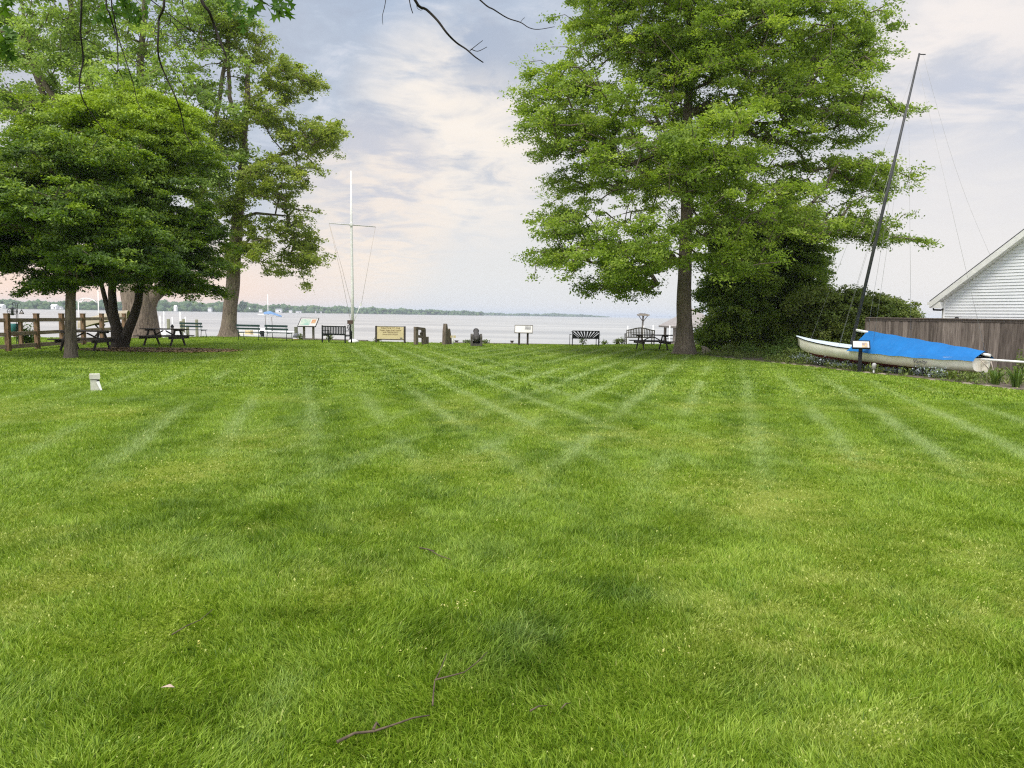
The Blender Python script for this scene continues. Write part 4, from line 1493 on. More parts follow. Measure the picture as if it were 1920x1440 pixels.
# ------------------------------------------------------------------ sailboat
bow0, st0 = Vector((10.45, 27.0, 0)), Vector((13.16, 20.5, 0))
ax = (st0 - bow0)
BL = ax.length
ax.normalize()
lat = Vector((ax.y, -ax.x, 0))          # towards the lawn / camera side
if lat.x > 0:
    lat = -lat
boat = thing("sailboat", "cream sailboat with dark mast and blue boom cover, lying in the flower bed", "sailboat", bow0)


def lerp(xs_, ys_, t):
    return float(np.interp(t, xs_, ys_))


sheer = lambda t: lerp([0, .1, .2, .35, .5, .66, .85, 1], [.99, .88, .81, .73, .68, .635, .61, .62], t)
keel = lambda t: lerp([0, .02, .05, .1, .17, .41, .77, 1], [.93, .70, .52, .43, .36, .28, .20, .24], t)
beam = lambda t: lerp([0, .03, .1, .2, .35, .55, .75, .9, 1], [.015, .10, .26, .46, .66, .80, .76, .60, .38], t)


def BP(t, l_, z):
    v = ax * (t * BL) + lat * l_
    return Vector((v.x, v.y, z))


NS, sec = 40, [(0.0, 0.0), (.45, .02), (.78, .14), (.93, .40), (1.0, .74), (.985, 1.0)]
m_ = MB()
vs, fs = [], []
full = [(-a_, h_) for a_, h_ in reversed(sec[1:])] + sec
W = len(full)
for i in range(NS + 1):
    t = i / NS
    for a_, h_ in full:
        rake = (1 - h_) * .035 if t < .01 else 0
        vs.append(BP(t + rake, a_ * beam(t), keel(t) + h_ * (sheer(t) - keel(t))))
for i in range(NS):
    for k in range(W - 1):
        fs.append((i * W + k, i * W + k + 1, (i + 1) * W + k + 1, (i + 1) * W + k))
m_.add(vs, fs, True)
m_.add([vs[NS * W + k] for k in range(W)], [tuple(range(W))])
hull_m = mat("hull_paint", (0.88, 0.85, 0.77), .5, .10, 2.2, stretch=(1, 1, .5), color2=(0.74, 0.69, 0.58), spec=.35)
hull_o = m_.build("hull", hull_m, boat)
# antifouled bottom below the white
m_ = MB()
vs, fs = [], []
for i in range(25):
    t = .12 + .66 * i / 24
    kz = keel(t)
    dp = .13 * math.sin(math.pi * min(1, (i / 24) * 1.0)) ** .6
    for a_, h_ in ((-.80, .06), (-.5, -.55), (0, -1.0), (.5, -.55), (.80, .06)):
        vs.append(BP(t, a_ * beam(t) * .98, kz + (h_ * dp if h_ < 0 else .07)))
for i in range(24):
    for k in range(4):
        fs.append((i * 5 + k, i * 5 + k + 1, (i + 1) * 5 + k + 1, (i + 1) * 5 + k))
m_.add(vs, fs, True).build("keel", mat("antifoul", (0.16, 0.03, 0.028), .7, .3, 8), boat)
# deck
m_ = MB()
vs, fs = [], []
for i in range(NS + 1):
    t = i / NS
    for a_ in (-.97, -.5, 0, .5, .97):
        vs.append(BP(t, a_ * beam(t), sheer(t) + .012 + .035 * (1 - a_ * a_)))
for i in range(NS):
    for k in range(4):
        fs.append((i * 5 + k, i * 5 + k + 1, (i + 1) * 5 + k + 1, (i + 1) * 5 + k))
m_.add(vs, fs, True).build("deck", mat("deck_paint", (0.60, 0.68, 0.74), .5, .12, 5), boat)
for s_ in (-1, 1):
    pts = [BP(i / 60, s_ * beam(i / 60) * 1.0, sheer(i / 60) - .005) for i in range(31)]
    MB().tube(pts, .016, 6).build("rub_rail", iron, hull_o)
# mast and boom
mb_ = at(1597, 645, 24.25) - bow0
mt_ = at(1724, 100, 23.4) - bow0
mast_o = MB().tube([mb_, mb_ + (mt_ - mb_) * .5, mt_], [.054, .050, .028], 10).build("mast", mat("mast_paint", (0.055, 0.055, 0.058), .5, .3, 6), boat)
MB().box(mt_ + Vector((.08, 0, -.03)), (.22, .02, .025)).build("masthead", iron, mast_o)
bf = at(1606, 619, 24.1) - bow0
be = at(1857, 666.5, 20.3) - bow0
boom_o = MB().tube([bf, bf + (be - bf) * .09, bf + (be - bf) * .13, bf + (be - bf) * .93, bf + (be - bf) * .96, be], [.042, .042, .012, .012, .04, .04], 10).build("boom", white_paint, boat)
wire_m = mat("wire_grey", (0.33, 0.32, 0.31), .4, .1, spec=.5)
for (pa, pb) in ((.97, BP(.10, 0, sheer(.1) + .04)), (.72, BP(.36, -.6, sheer(.36))), (.72, BP(.36, .6, sheer(.36))), (.62, BP(.30, .1, sheer(.3) + .04)), (.97, BP(.99, -.3, sheer(1))), (.85, BP(.55, .55, 1.0)), (.85, BP(.62, -.5, 1.0))):
    MB().tube([mb_ + (mt_ - mb_) * pa, pb], .0042, 4).build("stay", wire_m, mast_o)
# cover: tent over the boom
m_ = MB()
vs, fs = [], []
NC = 26
for i in range(NC + 1):
    u = i / NC
    t = .485 + .525 * u
    ridge = bf + (be - bf) * ((t * BL - (bf - Vector((0, 0, bf.z))).dot(ax)) / (be - bf).dot(ax))
    rl = Vector((ridge.x, ridge.y, 0)).dot(lat)
    rz = ridge.z + .05 + .05 * u
    ex = lerp([0, .1, 1], [-.045, -.02, 0], u)      # foot of the cover reaches further forward than its ridge
    for a_ in (-1, -.82, -.5, -.2, 0, .2, .5, .82, 1):
        bl_ = a_ * (beam(min(1, t)) * 1.06 + .045)
        z_edge = sheer(min(1, t)) - .05 - .025 * u
        f_ = abs(a_)
        zz_ = rz + (z_edge + .10 - rz) * min(1, f_ / .82) - (.10 * max(0, (f_ - .82) / .18))
        sagv = -.05 * math.sin(math.pi * min(1, f_ / .82)) * (rz - z_edge) + .010 * math.sin(u * 31 + a_ * 5)
        vs.append(BP(t + ex * f_, bl_ * 1.0 + rl * (1 - f_), zz_ + sagv))
for i in range(NC):
    for k in range(8):
        fs.append((i * 9 + k, i * 9 + k + 1, (i + 1) * 9 + k + 1, (i + 1) * 9 + k))
m_.add(vs, fs, False)
m_.build("boom_cover", mat("blue_canvas", (0.008, 0.15, 0.43), .7, .18, 2.5, color2=(0.006, 0.115, 0.34), bump=.25), boom_o)
# name on the side, near the stern
t1 = .80
a0, a1 = BP(.755, beam(.755) * 1.005, .445), BP(.855, beam(.855) * 1.005, .43)
xdir = (a1 - a0).normalized()
zdir = Vector((0, 0, 1)) - xdir * xdir.z
zdir = (zdir + lat * .06).normalized()
nrm_ = xdir.cross(zdir).normalized()
Mx = Matrix((xdir, zdir, nrm_)).transposed().to_4x4()
Mx.translation = (a0 + a1) / 2 + lat * .015
lettering("lettering", "Vanity", .165, mat("letter_grey", (.13, .13, .14), .6), hull_o, Mx, .004, .25)
# rudder hardware and the pole aft of the transom
pa, pb = at(1840, 673.5, 20.4) - bow0, at(1990, 684, 19.2) - bow0
MB().tube([pa, pb], .032, 8).build("tiller_pole", white_paint, boat)
MB().prism([BP(1.003, -.03, .26), BP(1.025, -.03, .22), BP(1.03, -.03, .52), BP(1.003, -.03, .58)], lat * .04).build("rudder", hull_m, boat)
MB().tube([BP(1.01, .2, .62), BP(1.035, .05, .34), BP(1.04, -.1, .3), BP(1.01, -.25, .6)], .014, 5).build("rope_loop", rope, boat)
q = at(1842, 704, 20.2)
q = gnd(1842, 707)
t = thing("jack_stand", "thin white prop standing under the sailboat's stern", "prop", (q.x, q.y, 0))
MB().tube([(0, 0, -.02), (.02, .1, .60)], .030, 8).build("leg", white_paint, t)
MB().box((.02, .1, .61), (.14, .14, .025)).build("pad", white_paint, t)
# trailer under the hull
trl = thing("boat_trailer", "low grey trailer with small black wheels beneath the sailboat", "trailer", bow0)
tm = mat("galvanised", (0.25, 0.29, 0.31), .5, .2, 6, metal=.3)
for s_ in (-.38, .38):
    MB().bar(BP(.30, s_, .14), BP(.80, s_, .085), .06, .10).build("side_rail", tm, trl)
for u in (.42, .62, .78):
    MB().bar(BP(u, -.42, .10), BP(u, .42, .10), .05, .05).build("cross_member", tm, trl)
for u in (.47, .70):
    for l0, l1 in ((.45, .58), (-.58, -.45)):
        wh = MB().tube([BP(u, l0, .12), BP(u, l1, .12)], [.135, .135], 16).build("wheel", mat("tyre", (.018, .018, .018), .8), trl)
        MB().tube([BP(u, l0 - .004, .12), BP(u, l1 + .004, .12)], [.07, .07], 12).build("rim", tm, wh)

# ------------------------------------------------------------------ plants in the bed
lf_blue = leaf_mat("blue_flower", (0.05, 0.09, 0.025), (0.12, 0.17, 0.09), (0.62, 0.66, 0.80), .2)
i = 0
for px, py, dd, s_ in ((1490, 681, .25, 1.0), (1510, 682, .55, 1.15), (1528, 685, .35, 1.2), (1546, 688, .25, 1.25), (1563, 690, .25, 1.1), (1580, 692, .3, .95), (1592, 694, .5, .8), (1662, 700, .35, .7), (1720, 706, .3, 1.2), (1743, 709, .3, .8), (1536, 682, .9, 1.0), (1500, 679, .9, 1.0)):
    g_ = gnd(px, py)
    leafy("flowering_plant", "clump of small pale blue flowers growing in front of the white hull", "flower", (g_.x + dd, g_.y + .1, 0), .32 * s_, .30 * s_, .22 * s_, 480, .055, lf_blue,
          "pale blue flower clumps before the sailboat", seed=i, tb=.14)
    i += 1


def blade_plant(name, label, cat, loc, n, h, w, spread, m__, group=None, seed=0):
    r_ = np.random.default_rng(seed)
    t = thing(name, label, cat, loc, 0, group)
    V, Q = [], []
    for j in range(n):
        a = r_.random() * 6.283
        s_ = spread * (.3 + .9 * r_.random())
        hh = h * (.6 + .5 * r_.random())
        d = np.array([math.cos(a), math.sin(a), 0])
        sd_ = np.array([-math.sin(a), math.cos(a), 0])
        b_ = d * r_.random() * .10
        for u, wd in ((0, 1), (.4, 1), (.75, .75), (1, .08)):
            c_ = b_ + d * s_ * u ** 1.7 + np.array([0, 0, hh * (u - .30 * u ** 3)])
            V += [c_ - sd_ * w * wd, c_ + sd_ * w * wd]
        k = len(V) - 8
        Q += [(k + 2 * q, k + 2 * q + 1, k + 2 * q + 3, k + 2 * q + 2) for q in range(3)]
    mesh_np("leaf_tuft", np.array(V), np.array(Q), None, m__, t, {'tone': np.repeat(np.clip(r_.normal(.5, .22, n), 0, 1), 8)})
    return t


j = 0
for px, py, dd, h_, lab in ((1690, 703, .25, .32, "low strappy leaf clump under the middle of the hull"), (1768, 712, .25, .34, "pale strappy leaf clump below the boat's name"),
                            (1810, 716, .25, .36, "green strappy leaf clump under the boat's transom"), (1853, 722, .25, .55, "iris clump right of the white prop"),
                            (1892, 727, .25, .72, "tall dark green iris clump at the right end of the bed border"), (1915, 722, .6, .6, "iris clump at the right frame edge"),
                            (1598, 696, .15, .3, "short strappy leaf clump left of the small panel's post")):
    g_ = gnd(px, py)
    blade_plant("iris_plant", lab, "plant", (g_.x + dd, g_.y + .1, 0), 46, h_, .014, h_ * .45, lf_shrub if h_ > .4 else lf_olive, "strap-leaved plants in the bed", 30 + j)
    j += 1
for px, py, dd, r0_, h_, mm, lab in ((1352, 664, .5, .40, .30, lf_olive, "small green weed clump in the bed right of the pale stump"), (1385, 668, .5, .5, .34, lf_shrub, "low bush in the bed below the dark evergreen"),
                                     (1420, 668, 1.4, .75, .52, lf_shrub, "broad low shrub at the foot of the dark evergreens"), (1428, 675, .5, .45, .34, lf_shrub, "bushy plant at the bed border left of the blue flowers"),
                                     (1462, 679, .5, .40, .32, lf_olive, "feathery yellow-green plant beside the blue flowers"), (1480, 672, 1.6, .8, .55, lf_vine, "low shrub under the sailboat bow"),
                                     (1860, 690, 1.5, .7, .55, lf_shrub, "leafy bush against the fence behind the boat's stern"), (1900, 690, 1.2, .8, .6, lf_shrub, "leafy bush by the fence at the right frame edge"),
                                     (1822, 680, 1.5, .42, .78, lf_shrub, "upright dark shrub against the fence above the boat's stern"),
                                     (1880, 706, .9, .45, .40, lf_olive, "feathery light green plant between the white prop and the tall iris"), (1790, 690, 2.2, .7, .5, lf_shrub, "bush showing over the boat's blue cover by the fence"),
                                     (1340, 660, 1.6, .7, .45, lf_cedar, "dark low bush between the oak trunk and the evergreens"), (1500, 668, 2.2, .9, .7, lf_vine, "leafy bush behind the sailboat bow")):
    g_ = gnd(px, py)
    leafy("shrub", lab, "shrub", (g_.x + dd, g_.y + .2, 0), r0_, r0_ * .9, h_, int(900 * r0_ / .5), .075, mm, "shrubs and weeds in the bed", seed=50 + j, z0=h_ * .8)
    j += 1
for px, py, h_, lab in ((1098, 649, .26, "leafy weed tuft beneath the sunburst bench"), (1180, 649, .25, "weed tuft under the arched grey bench's left end"), (1142, 649, .16, "low weed tuft between sunburst bench and pile"),
                        (536, 640, .20, "weed tuft left of the map panel posts"), (598, 641, .24, "weed tuft right of the map panel posts"), (905, 649, .14, "weed tuft right of the cannon"), (868, 648, .13, "weed tuft left of the cannon"),
                        (690, 644, .14, "weed tuft left of the welcome board"), (1165, 648, .2, "weed tuft right of the short pile")):
    g_ = gnd(px, py)
    g_.y = float(edge_y(g_.x)) + random.uniform(-.1, .2)
    leafy("weed_tuft", lab, "weed", (g_.x, g_.y, 0), .28, .2, h_, 160, .08, lf_olive, "weeds along the bulkhead", seed=80 + j)
    j += 1

# low ground cover filling the bed: too many small weeds to count
k = 9000
y = 18.3 + 15 * rng.random(k)
x = bed_x(y) + .12 + rng.random(k) ** 1.3 * 5.0
keep = fbm(x, y, 1.1, 333) > .44
x, y = x[keep], y[keep]
k = len(x)
hh = .05 + .22 * rng.random(k) ** 1.6
a = rng.random(k) * 6.283
ls = .045 * (.6 + .9 * rng.random(k))
c_ = np.stack([x, y, hh], 1)
t1_ = np.stack([np.cos(a), np.sin(a), rng.normal(.3, .5, k)], 1) * ls[:, None]
t2_ = np.stack([-np.sin(a), np.cos(a), rng.normal(0, .4, k)], 1) * ls[:, None] * .45
V = np.stack([c_ - t1_, c_ + t2_, c_ + t1_, c_ - t2_], 1)
st_ = np.stack([np.stack([x - .004, y, np.zeros(k)], 1), np.stack([x + .004, y, np.zeros(k)], 1), c_ + np.array([.003, 0, 0]), c_ - np.array([.003, 0, 0])], 1)
V = np.concatenate([V.reshape(-1, 3), st_.reshape(-1, 3)])
b0 = np.arange(2 * k) * 4
tag(mesh_np("ground_cover", V, np.stack([b0, b0 + 1, b0 + 2, b0 + 3], 1), None, lf_olive, None, {'tone': np.repeat(np.tile(np.clip(rng.normal(.5, .25, k), 0, 1), 2), 4)}),
    "low weeds and seedlings filling the flower bed", "weeds", kind='stuff')

# ------------------------------------------------------------------ board fence and house on the right
FA, FB = Vector((at(1622, 640, 28.3).x, 28.3, 0)), Vector((at(1990, 640, 24.2).x, 24.2, 0))
FL = (FB - FA).length
fd = (FB - FA).normalized()
fn = Vector((fd.y, -fd.x, 0))
bfence = thing("board_fence", "weathered brown board fence behind the sailboat", "fence", FA)
fm = mat("fence_board", (0.205, 0.175, 0.15), .95, .4, 2.5, stretch=(9, 9, .7), color2=(0.075, 0.06, 0.05), bump=.3)
_b = NB(fm.node_tree)
_p = fm.node_tree.nodes['Principled BSDF']
_src = _p.inputs['Base Color'].links[0].from_socket
_oi = _b.n('ShaderNodeObjectInfo')
_b.link(_b.mix(1.0, _src, _b.ramp(_oi.outputs['Random'], [(0, (.62, .60, .58)), (1, (1.35, 1.33, 1.32))]), 'MULTIPLY'), _p.inputs['Base Color'])
x = 0.0
nb = int(FL / .145)
for k in range(min(nb, 96)):
    c_ = fd * ((k + .5) * FL / nb) + fn * random.uniform(-.006, .006)
    m_ = MB()
    rot = Matrix((fd, Vector((-fd.y, fd.x, 0)), Vector((0, 0, 1)))).transposed()
    h_ = 1.64 + random.uniform(-.008, .008)
    c_ = c_ + fn * (.009 if k % 2 else 0)
    m_.box((c_.x, c_.y, h_ / 2), (FL / nb + (.012 if k % 2 else -.004), .015, h_), rot)
    m_.build("board", fm, bfence)
MB().bar(Vector((0, 0, 1.735)) + fn * .0, fd * FL + Vector((0, 0, 1.735)), .15, .035).build("cap_rail", fm, bfence)
MB().bar(Vector((0, 0, 1.675)) + fn * .022, fd * FL + Vector((0, 0, 1.675)) + fn * .022, .022, .085).build("top_rail", fm, bfence)
for k in range(4):
    c_ = fd * (FL * k / 3) - fn * .065
    MB().box((c_.x, c_.y, .85), (.1, .1, 1.7), rot).build("post", fm, bfence)

H0 = Vector((at(1769, 600, 29.2).x, 29.2, 0))
hd = Vector((.40, -.917, 0)).normalized()
hn = Vector((-hd.y, hd.x, 0))          # away from the camera, to the right
if hn.x < 0:
    hn = -hn
house = thing("house", "white clapboard house gable with pale eave behind the board fence", "house", H0)
HL, EZ = 9.0, 2.55
sid = mat("siding", (0.74, 0.75, 0.77), .55, .06, 1.5)
m_ = MB()
apx = HL / 2
pitch = math.tan(R(36))
ncourse = 52
for k in range(ncourse):
    z0, z1 = k * .115, k * .115 + .121
    top_z = EZ + apx * pitch
    if z1 > top_z - .1:
        break
    xa = 0 if z1 < EZ else (z1 - EZ) / pitch
    xb = HL - xa
    a, c_ = hd * xa, hd * xb
    out_ = -hn
    v0 = [a + Vector((0, 0, z0)) + out_ * .028, c_ + Vector((0, 0, z0)) + out_ * .028, c_ + Vector((0, 0, z1)) + out_ * .004, a + Vector((0, 0, z1)) + out_ * .004]
    v1 = [a + Vector((0, 0, z0)), c_ + Vector((0, 0, z0))]
    m_.add(v0 + v1, [(0, 1, 2, 3), (4, 5, 1, 0)])
m_.build("siding", sid, house)
m_ = MB()
dpt = hn * 8
for xx in (0, HL):
    a = hd * xx
    m_.add([a, a + dpt, a + dpt + Vector((0, 0, EZ)), a + Vector((0, 0, EZ))], [(0, 1, 2, 3)])
m_.add([Vector((0, 0, 0)), hd * HL, hd * HL + Vector((0, 0, EZ)), hd * apx + Vector((0, 0, EZ + apx * pitch)), Vector((0, 0, EZ))], [(4, 3, 2, 1, 0)])
m_.build("wall", sid, house)
MB().box((-.0, 0, EZ / 2), (.10, .10, EZ)).build("corner_board", white_paint, house)
eo, go = .42, .32
shing = mat("roof_shingle", (.10, .10, .11), .9, .4, 14)
for sgn in (0, 1):
    e0 = (hd * (-eo) if sgn == 0 else hd * (HL + eo)) + Vector((0, 0, EZ - eo * pitch + .16)) - hn * go
    r0_ = hd * apx + Vector((0, 0, EZ + apx * pitch + .16)) - hn * go
    d8 = hn * (8 + go)
    up_ = Vector((0, 0, .05))
    MB().add([e0, r0_, r0_ + d8, e0 + d8, e0 + up_, r0_ + up_, r0_ + d8 + up_, e0 + d8 + up_], [(3, 2, 1, 0), (4, 5, 6, 7), (0, 1, 5, 4), (1, 2, 6, 5), (2, 3, 7, 6), (3, 0, 4, 7)]).build("roof", shing, house)
    roof_o = house.children[-1]
    dn = Vector((0, 0, -.24))
    q_ = -hn * .004
    MB().add([e0 + q_, r0_ + q_, r0_ + dn + q_, e0 + dn + q_, e0 + hn * .03, r0_ + hn * .03, r0_ + dn + hn * .03, e0 + dn + hn * .03],
             [(3, 2, 1, 0), (4, 5, 6, 7), (0, 1, 5, 4), (2, 3, 7, 6), (3, 0, 4, 7), (1, 2, 6, 5)]).build("fascia", white_paint, roof_o)
    MB().add([e0 + dn * .98 + hn * .03, r0_ + dn * .98 + hn * .03, r0_ + dn * .98 + hn * go, e0 + dn * .98 + hn * go], [(0, 1, 2, 3)]).build("soffit", white_paint, roof_o)
ez = EZ - eo * pitch - .06
MB().box((hd * (-eo / 2 + .02) - hn * .14 + Vector((0, 0, ez + .10))), (.40, .30, .24), Matrix((hd, Vector((-hd.y, hd.x, 0)), Vector((0, 0, 1)))).transposed()).build("eave_return", white_paint, house)
gp = hd * (-eo - .06)
MB().bar(gp - hn * (go - .02) + Vector((0, 0, ez + .16)), gp + hn * 7 + Vector((0, 0, ez + .16)), .11, .10).build("gutter", white_paint, house)
MB().tube([hd * (-eo + .1) - hn * .20 + Vector((0, 0, ez + .0)), hd * (-eo + .12) - hn * .22 + Vector((0, 0, ez - .09)), hd * (-.02) - hn * .16 + Vector((0, 0, ez - .10)), hd * (.02) - hn * .10 + Vector((0, 0, ez - .06))], .035, 8).build("downpipe", iron, house)
# vent cap peeking over the fence
q = at(1797, 597, 27.8)
t = thing("vent_pipe", "small dark domed vent cap just above the fence in front of the siding", "vent", (q.x, 27.9, 0))
MB().tube([(0, 0, 0), (0, 0, 1.72)], .03, 8).build("pipe", iron, t)
MB().lathe((0, 0, 1.70), (0, 0, 1), [(0, .07), (.05, .085), (.10, .06), (.13, .01)]).build("cap", iron, t)
# wire from the masthead region down to the house roof
wa = at(1731, 103, 31)
wb = H0 + hd * 1.6 + hn * .3 + Vector((0, 0, EZ + 1.6 * pitch + .2))
pts = []
for k in range(13):
    u = k / 12
    v = wa + (wb - wa) * u
    v.z -= .55 * math.sin(math.pi * u)
    pts.append(v - wb)
t = thing("overhead_wire", "thin slack wire dropping past the mast top to the house roof", "wire", wb)
MB().tube(pts, .005, 4).build("wire", wire_m, t)
MB().tube([Vector((0, 0, -.1)), Vector((0, 0, .18))], .02, 6).build("bracket", iron, t)

# ------------------------------------------------------------------ upturned rowboat behind the fence
q = at(196, 640, 39)
t = thing("rowboat", "tan upturned rowboat on a dark trestle behind the rail fence", "rowboat", (q.x, 39, 0), R(8))
vs, fs = [], []
for i in range(17):
    u = i / 16
    x = -1.25 + 2.5 * u
    bw = .52 * math.sin(math.pi * min(1, .06 + u * .80)) ** .7
    zc = .62 + .38 * math.sin(math.pi * u * .5) ** 1.0 + .10 * u
    for a_ in range(9):
        th = math.pi * a_ / 8
        vs.append((x, -math.cos(th) * bw, zc - .02 + (math.sin(th) ** .7) * .44 - .1 * (1 - u)))
for i in range(16):
    for k in range(8):
        fs.append((i * 9 + k, (i + 1) * 9 + k, (i + 1) * 9 + k + 1, i * 9 + k + 1))
MB().add(vs, fs, True).build("hull", mat("tan_hull", (.42, .36, .27), .8, .2, 5, stretch=(.5, 4, 6)), t)
for x in (-.2, .75):
    m_ = MB()
    m_.bar((x - .35, 0, 0), (x + .25, 0, .75), .06, .06).bar((x + .35, 0, 0), (x - .25, 0, .75), .06, .06).bar((x, -.4, .74), (x, .4, .78), .07, .07)
    m_.build("trestle_leg", wood_dark, t)

# ------------------------------------------------------------------ piles, dock, moored boats, platform, gazebo (all in the water)
def pile(px, top_py, Y, r_, material, name, label, cat, group, capped=False):
    tp = at(px, top_py, Y)
    t = thing(name, label, cat, (tp.x, Y, WATER_Z - .4), 0, group)
    h_ = tp.z - (WATER_Z - .4)
    MB().tube([(0, 0, 0), (.02, 0, h_ * .5), (0, 0, h_)], [r_ * 1.08, r_ * 1.02, r_], 10).build("shaft", material, t)
    if capped:
        MB().lathe((0, 0, h_), (0, 0, 1), [(0, r_ * 1.25), (.06, r_ * 1.2), (.22, .02)], 10).build("cap", iron, t)
    return t


wl = {293: "leftmost tall white marker pole of the slip", 300: "shorter white pole between the two tall left slip poles", 307: "tall white pole second from left among the slip poles",
      337.5: "tall white pole rising behind the left end of the green bench", 323: "short white pole between the two thick greenish piles", 347.5: "short white pole behind the green bench's left slats",
      1177: "white pole behind the left end of the arched bench", 1207: "white pole behind the middle of the arched bench", 1225: "white pole at the right end of the arched bench", 1256: "white pole just left of the oak trunk"}
for px, py, Y in ((293, 584.5, 66), (300, 592, 70), (307, 584, 66), (323, 594, 72), (337.5, 584.5, 66), (347.5, 594, 72), (1177, 611, 68), (1207, 610.5, 72), (1225, 609.5, 68), (1256, 610.5, 66)):
    pile(px, py, Y, .055, white_paint, "marker_pole", wl[px], "pole", "white slip poles")
pl_ = {315.5: "thick greenish pile between the white slip poles", 344: "greenish pile directly behind the green bench's left end", 340: "shorter greenish pile left of the bench, leaning on its neighbour", 368.5: "greenish pile behind the right half of the green bench",
       351.5: "short greenish pile seen through the green bench's back", 555: "weathered pile left of the map panel", 1158: "short lichen-covered pile between the sunburst and arched benches"}
for px, py, Y, r_ in ((315.5, 598, 62, .13), (344, 598, 66, .12), (340, 602, 60, .13), (368.5, 599, 62, .12), (351.5, 611, 58, .12), (555, 613, 56, .14), (1158, 635, 43.6, .10)):
    pile(px, py, Y, r_, wood_pile, "wooden_pile", pl_[px], "pile", "wooden piles in the water")
for px, py, lab in ((294, 612, "grey dock post with dark conical cap behind the left picnic table"), (323, 613.5, "grey dock post with dark conical cap nearer the green bench")):
    pile(px, py, 54, .10, wood_grey, "dock_post", lab, "post", "capped dock posts", True)
for px, py, lab in ((903, 640.5, "low dark bollard block right of the cannon"), (960, 640.5, "low dark bollard block left of the pale history panel"), (856, 640, "low dark bollard block right of the small light")):
    tp = at(px, py, 42.6)
    t = thing("bollard", lab, "bollard", (tp.x, 42.6, -.9), 0, "low bollards on the bulkhead")
    MB().box((0, 0, (tp.z + .9) / 2), (.16, .16, tp.z + .9)).build("post", wood_grey, t)
    MB().box((0, 0, tp.z + .93), (.22, .2, .05)).build("cap", wood_dark, t)
# bulkhead cap timber
for a_, c_, lab in (((-4.2, 42.2), (4.0, 42.2), "low grey bulkhead wall at the edge of the lawn behind the cannon"), ((-18.5, 47.0), (-8.6, 43.2), "low grey bulkhead wall behind the green benches")):
    va, vb = Vector((*a_, -.05)), Vector((*c_, -.05))
    t = thing("bulkhead", lab, "bulkhead", va)
    MB().bar((0, 0, 0), vb - va, .28, .08).build("cap_timber", wood_grey, t)
    MB().bar((0, 0, -1.35), vb - va + Vector((0, 0, -1.35)), .1, 2.55).build("sheet_wall", wood_grey, t)

# dock on the left
da = at(250, 618, 68)
t = thing("dock", "low grey wooden dock running out behind the green benches", "dock", (da.x, 68, 0))
dz_ = -.95
m_ = MB()
L_ = at(560, 620, 68).x - da.x
for k in range(int(L_ / .3)):
    m_.box((k * .3 + .15, 0, dz_), (.28, 1.6, .05))
m_.build("deck", wood_grey, t)
for k in range(6):
    for s_ in (-.75, .75):
        MB().tube([(k * L_ / 5, s_, WATER_Z - .4), (k * L_ / 5, s_, dz_ - .03)], .11, 8).build("leg", wood_pile, t)
for s_ in (-.82, .82):
    MB().bar((0, s_, dz_ - .12), (L_, s_, dz_ - .12), .05, .18).build("side_beam", wood_grey, t)


def boat_hull(t, L, Bm, z0, z1, m_h, m_d):
    vs, fs = [], []
    for i in range(17):
        u = i / 16
        bw = Bm * .5 * min(1, math.sin(math.pi * .5 * min(1, u / .55)) + .02) * (1 - .15 * max(0, u - .7) / .3)
        sh = z1 + .28 * (1 - u) ** 2
        for a_, f_ in ((-1, 1), (-.92, .5), (-.55, .05), (0, 0), (.55, .05), (.92, .5), (1, 1)):
            vs.append((-L / 2 + L * u + (1 - f_) * .5 * (1 - u) ** 3, a_ * bw, z0 + (sh - z0) * f_))
    for i in range(16):
        for k in range(6):
            fs.append((i * 7 + k, i * 7 + k + 1, (i + 1) * 7 + k + 1, (i + 1) * 7 + k))
    MB().add(vs, fs, True).add([vs[16 * 7 + k] for k in range(7)], [tuple(range(7))]).build("hull", m_h, t)
    dk = []
    for i in range(17):
        dk += [Vector(vs[i * 7]) - Vector((0, 0, .03)), Vector(vs[i * 7 + 6]) - Vector((0, 0, .03))]
    MB().add(dk, [(2 * i, 2 * i + 1, 2 * i + 3, 2 * i + 2) for i in range(16)]).build("deck", m_d, t)


blue_c = mat("blue_sailcover", (0.20, 0.34, 0.58), .7, .2, 4)
q = at(500, 625, 88)
t = thing("moored_sailboat", "white moored sailboat with blue sail cover seen above the green benches", "sailboat", (q.x, 88, 0), R(6))
boat_hull(t, 7.2, 2.2, WATER_Z - .15, -.80, white_paint, white_paint)
mtp = at(502, 552, 88)
mx_ = mtp.x - q.x
MB().tube([(mx_, 0, -1.0), (mx_, 0, mtp.z)], [.06, .04], 8).build("mast", white_paint, t)
b1, b2 = at(484, 589.5, 88) - Vector((q.x, 88, 0)), at(532, 595, 88) - Vector((q.x, 88, 0))
MB().tube([b1, b2], .06, 8).build("boom", white_paint, t)
MB().prism([b1 + Vector((.7, -.14, .05)), b1 + Vector((1.6, -.16, .05)), b2 + Vector((-.3, -.08, .05)), b2 + Vector((-.3, -.08, .18)), b1 + Vector((1.4, -.08, .42)), b1 + Vector((.7, -.08, .30))], (0, .28, 0)).build("sail_cover", blue_c, t)
for px, py in ((497, 592), (509, 594)):
    a = at(px, py, 88) - Vector((q.x, 88, 0))
    MB().tube([a, (a.x + .1, 0, -.85)], .035, 6).build("crutch", grey_teak, t)
MB().box((-.2, 0, -.62), (1.6, 1.1, .38)).build("cabin", white_paint, t)
MB().tube([(-3.3, 0, -.6), (-3.9, 0, -.2), (-3.4, 0, .0)], .03, 6).build("pulpit", wire_m, t)
q = at(452, 622, 80)
t = thing("motor_skiff", "low white skiff at the dock behind the leftmost bench slats", "boat", (q.x, 80, 0), R(-4))
boat_hull(t, 4.6, 1.7, WATER_Z - .1, -.95, white_paint, tan_panel)
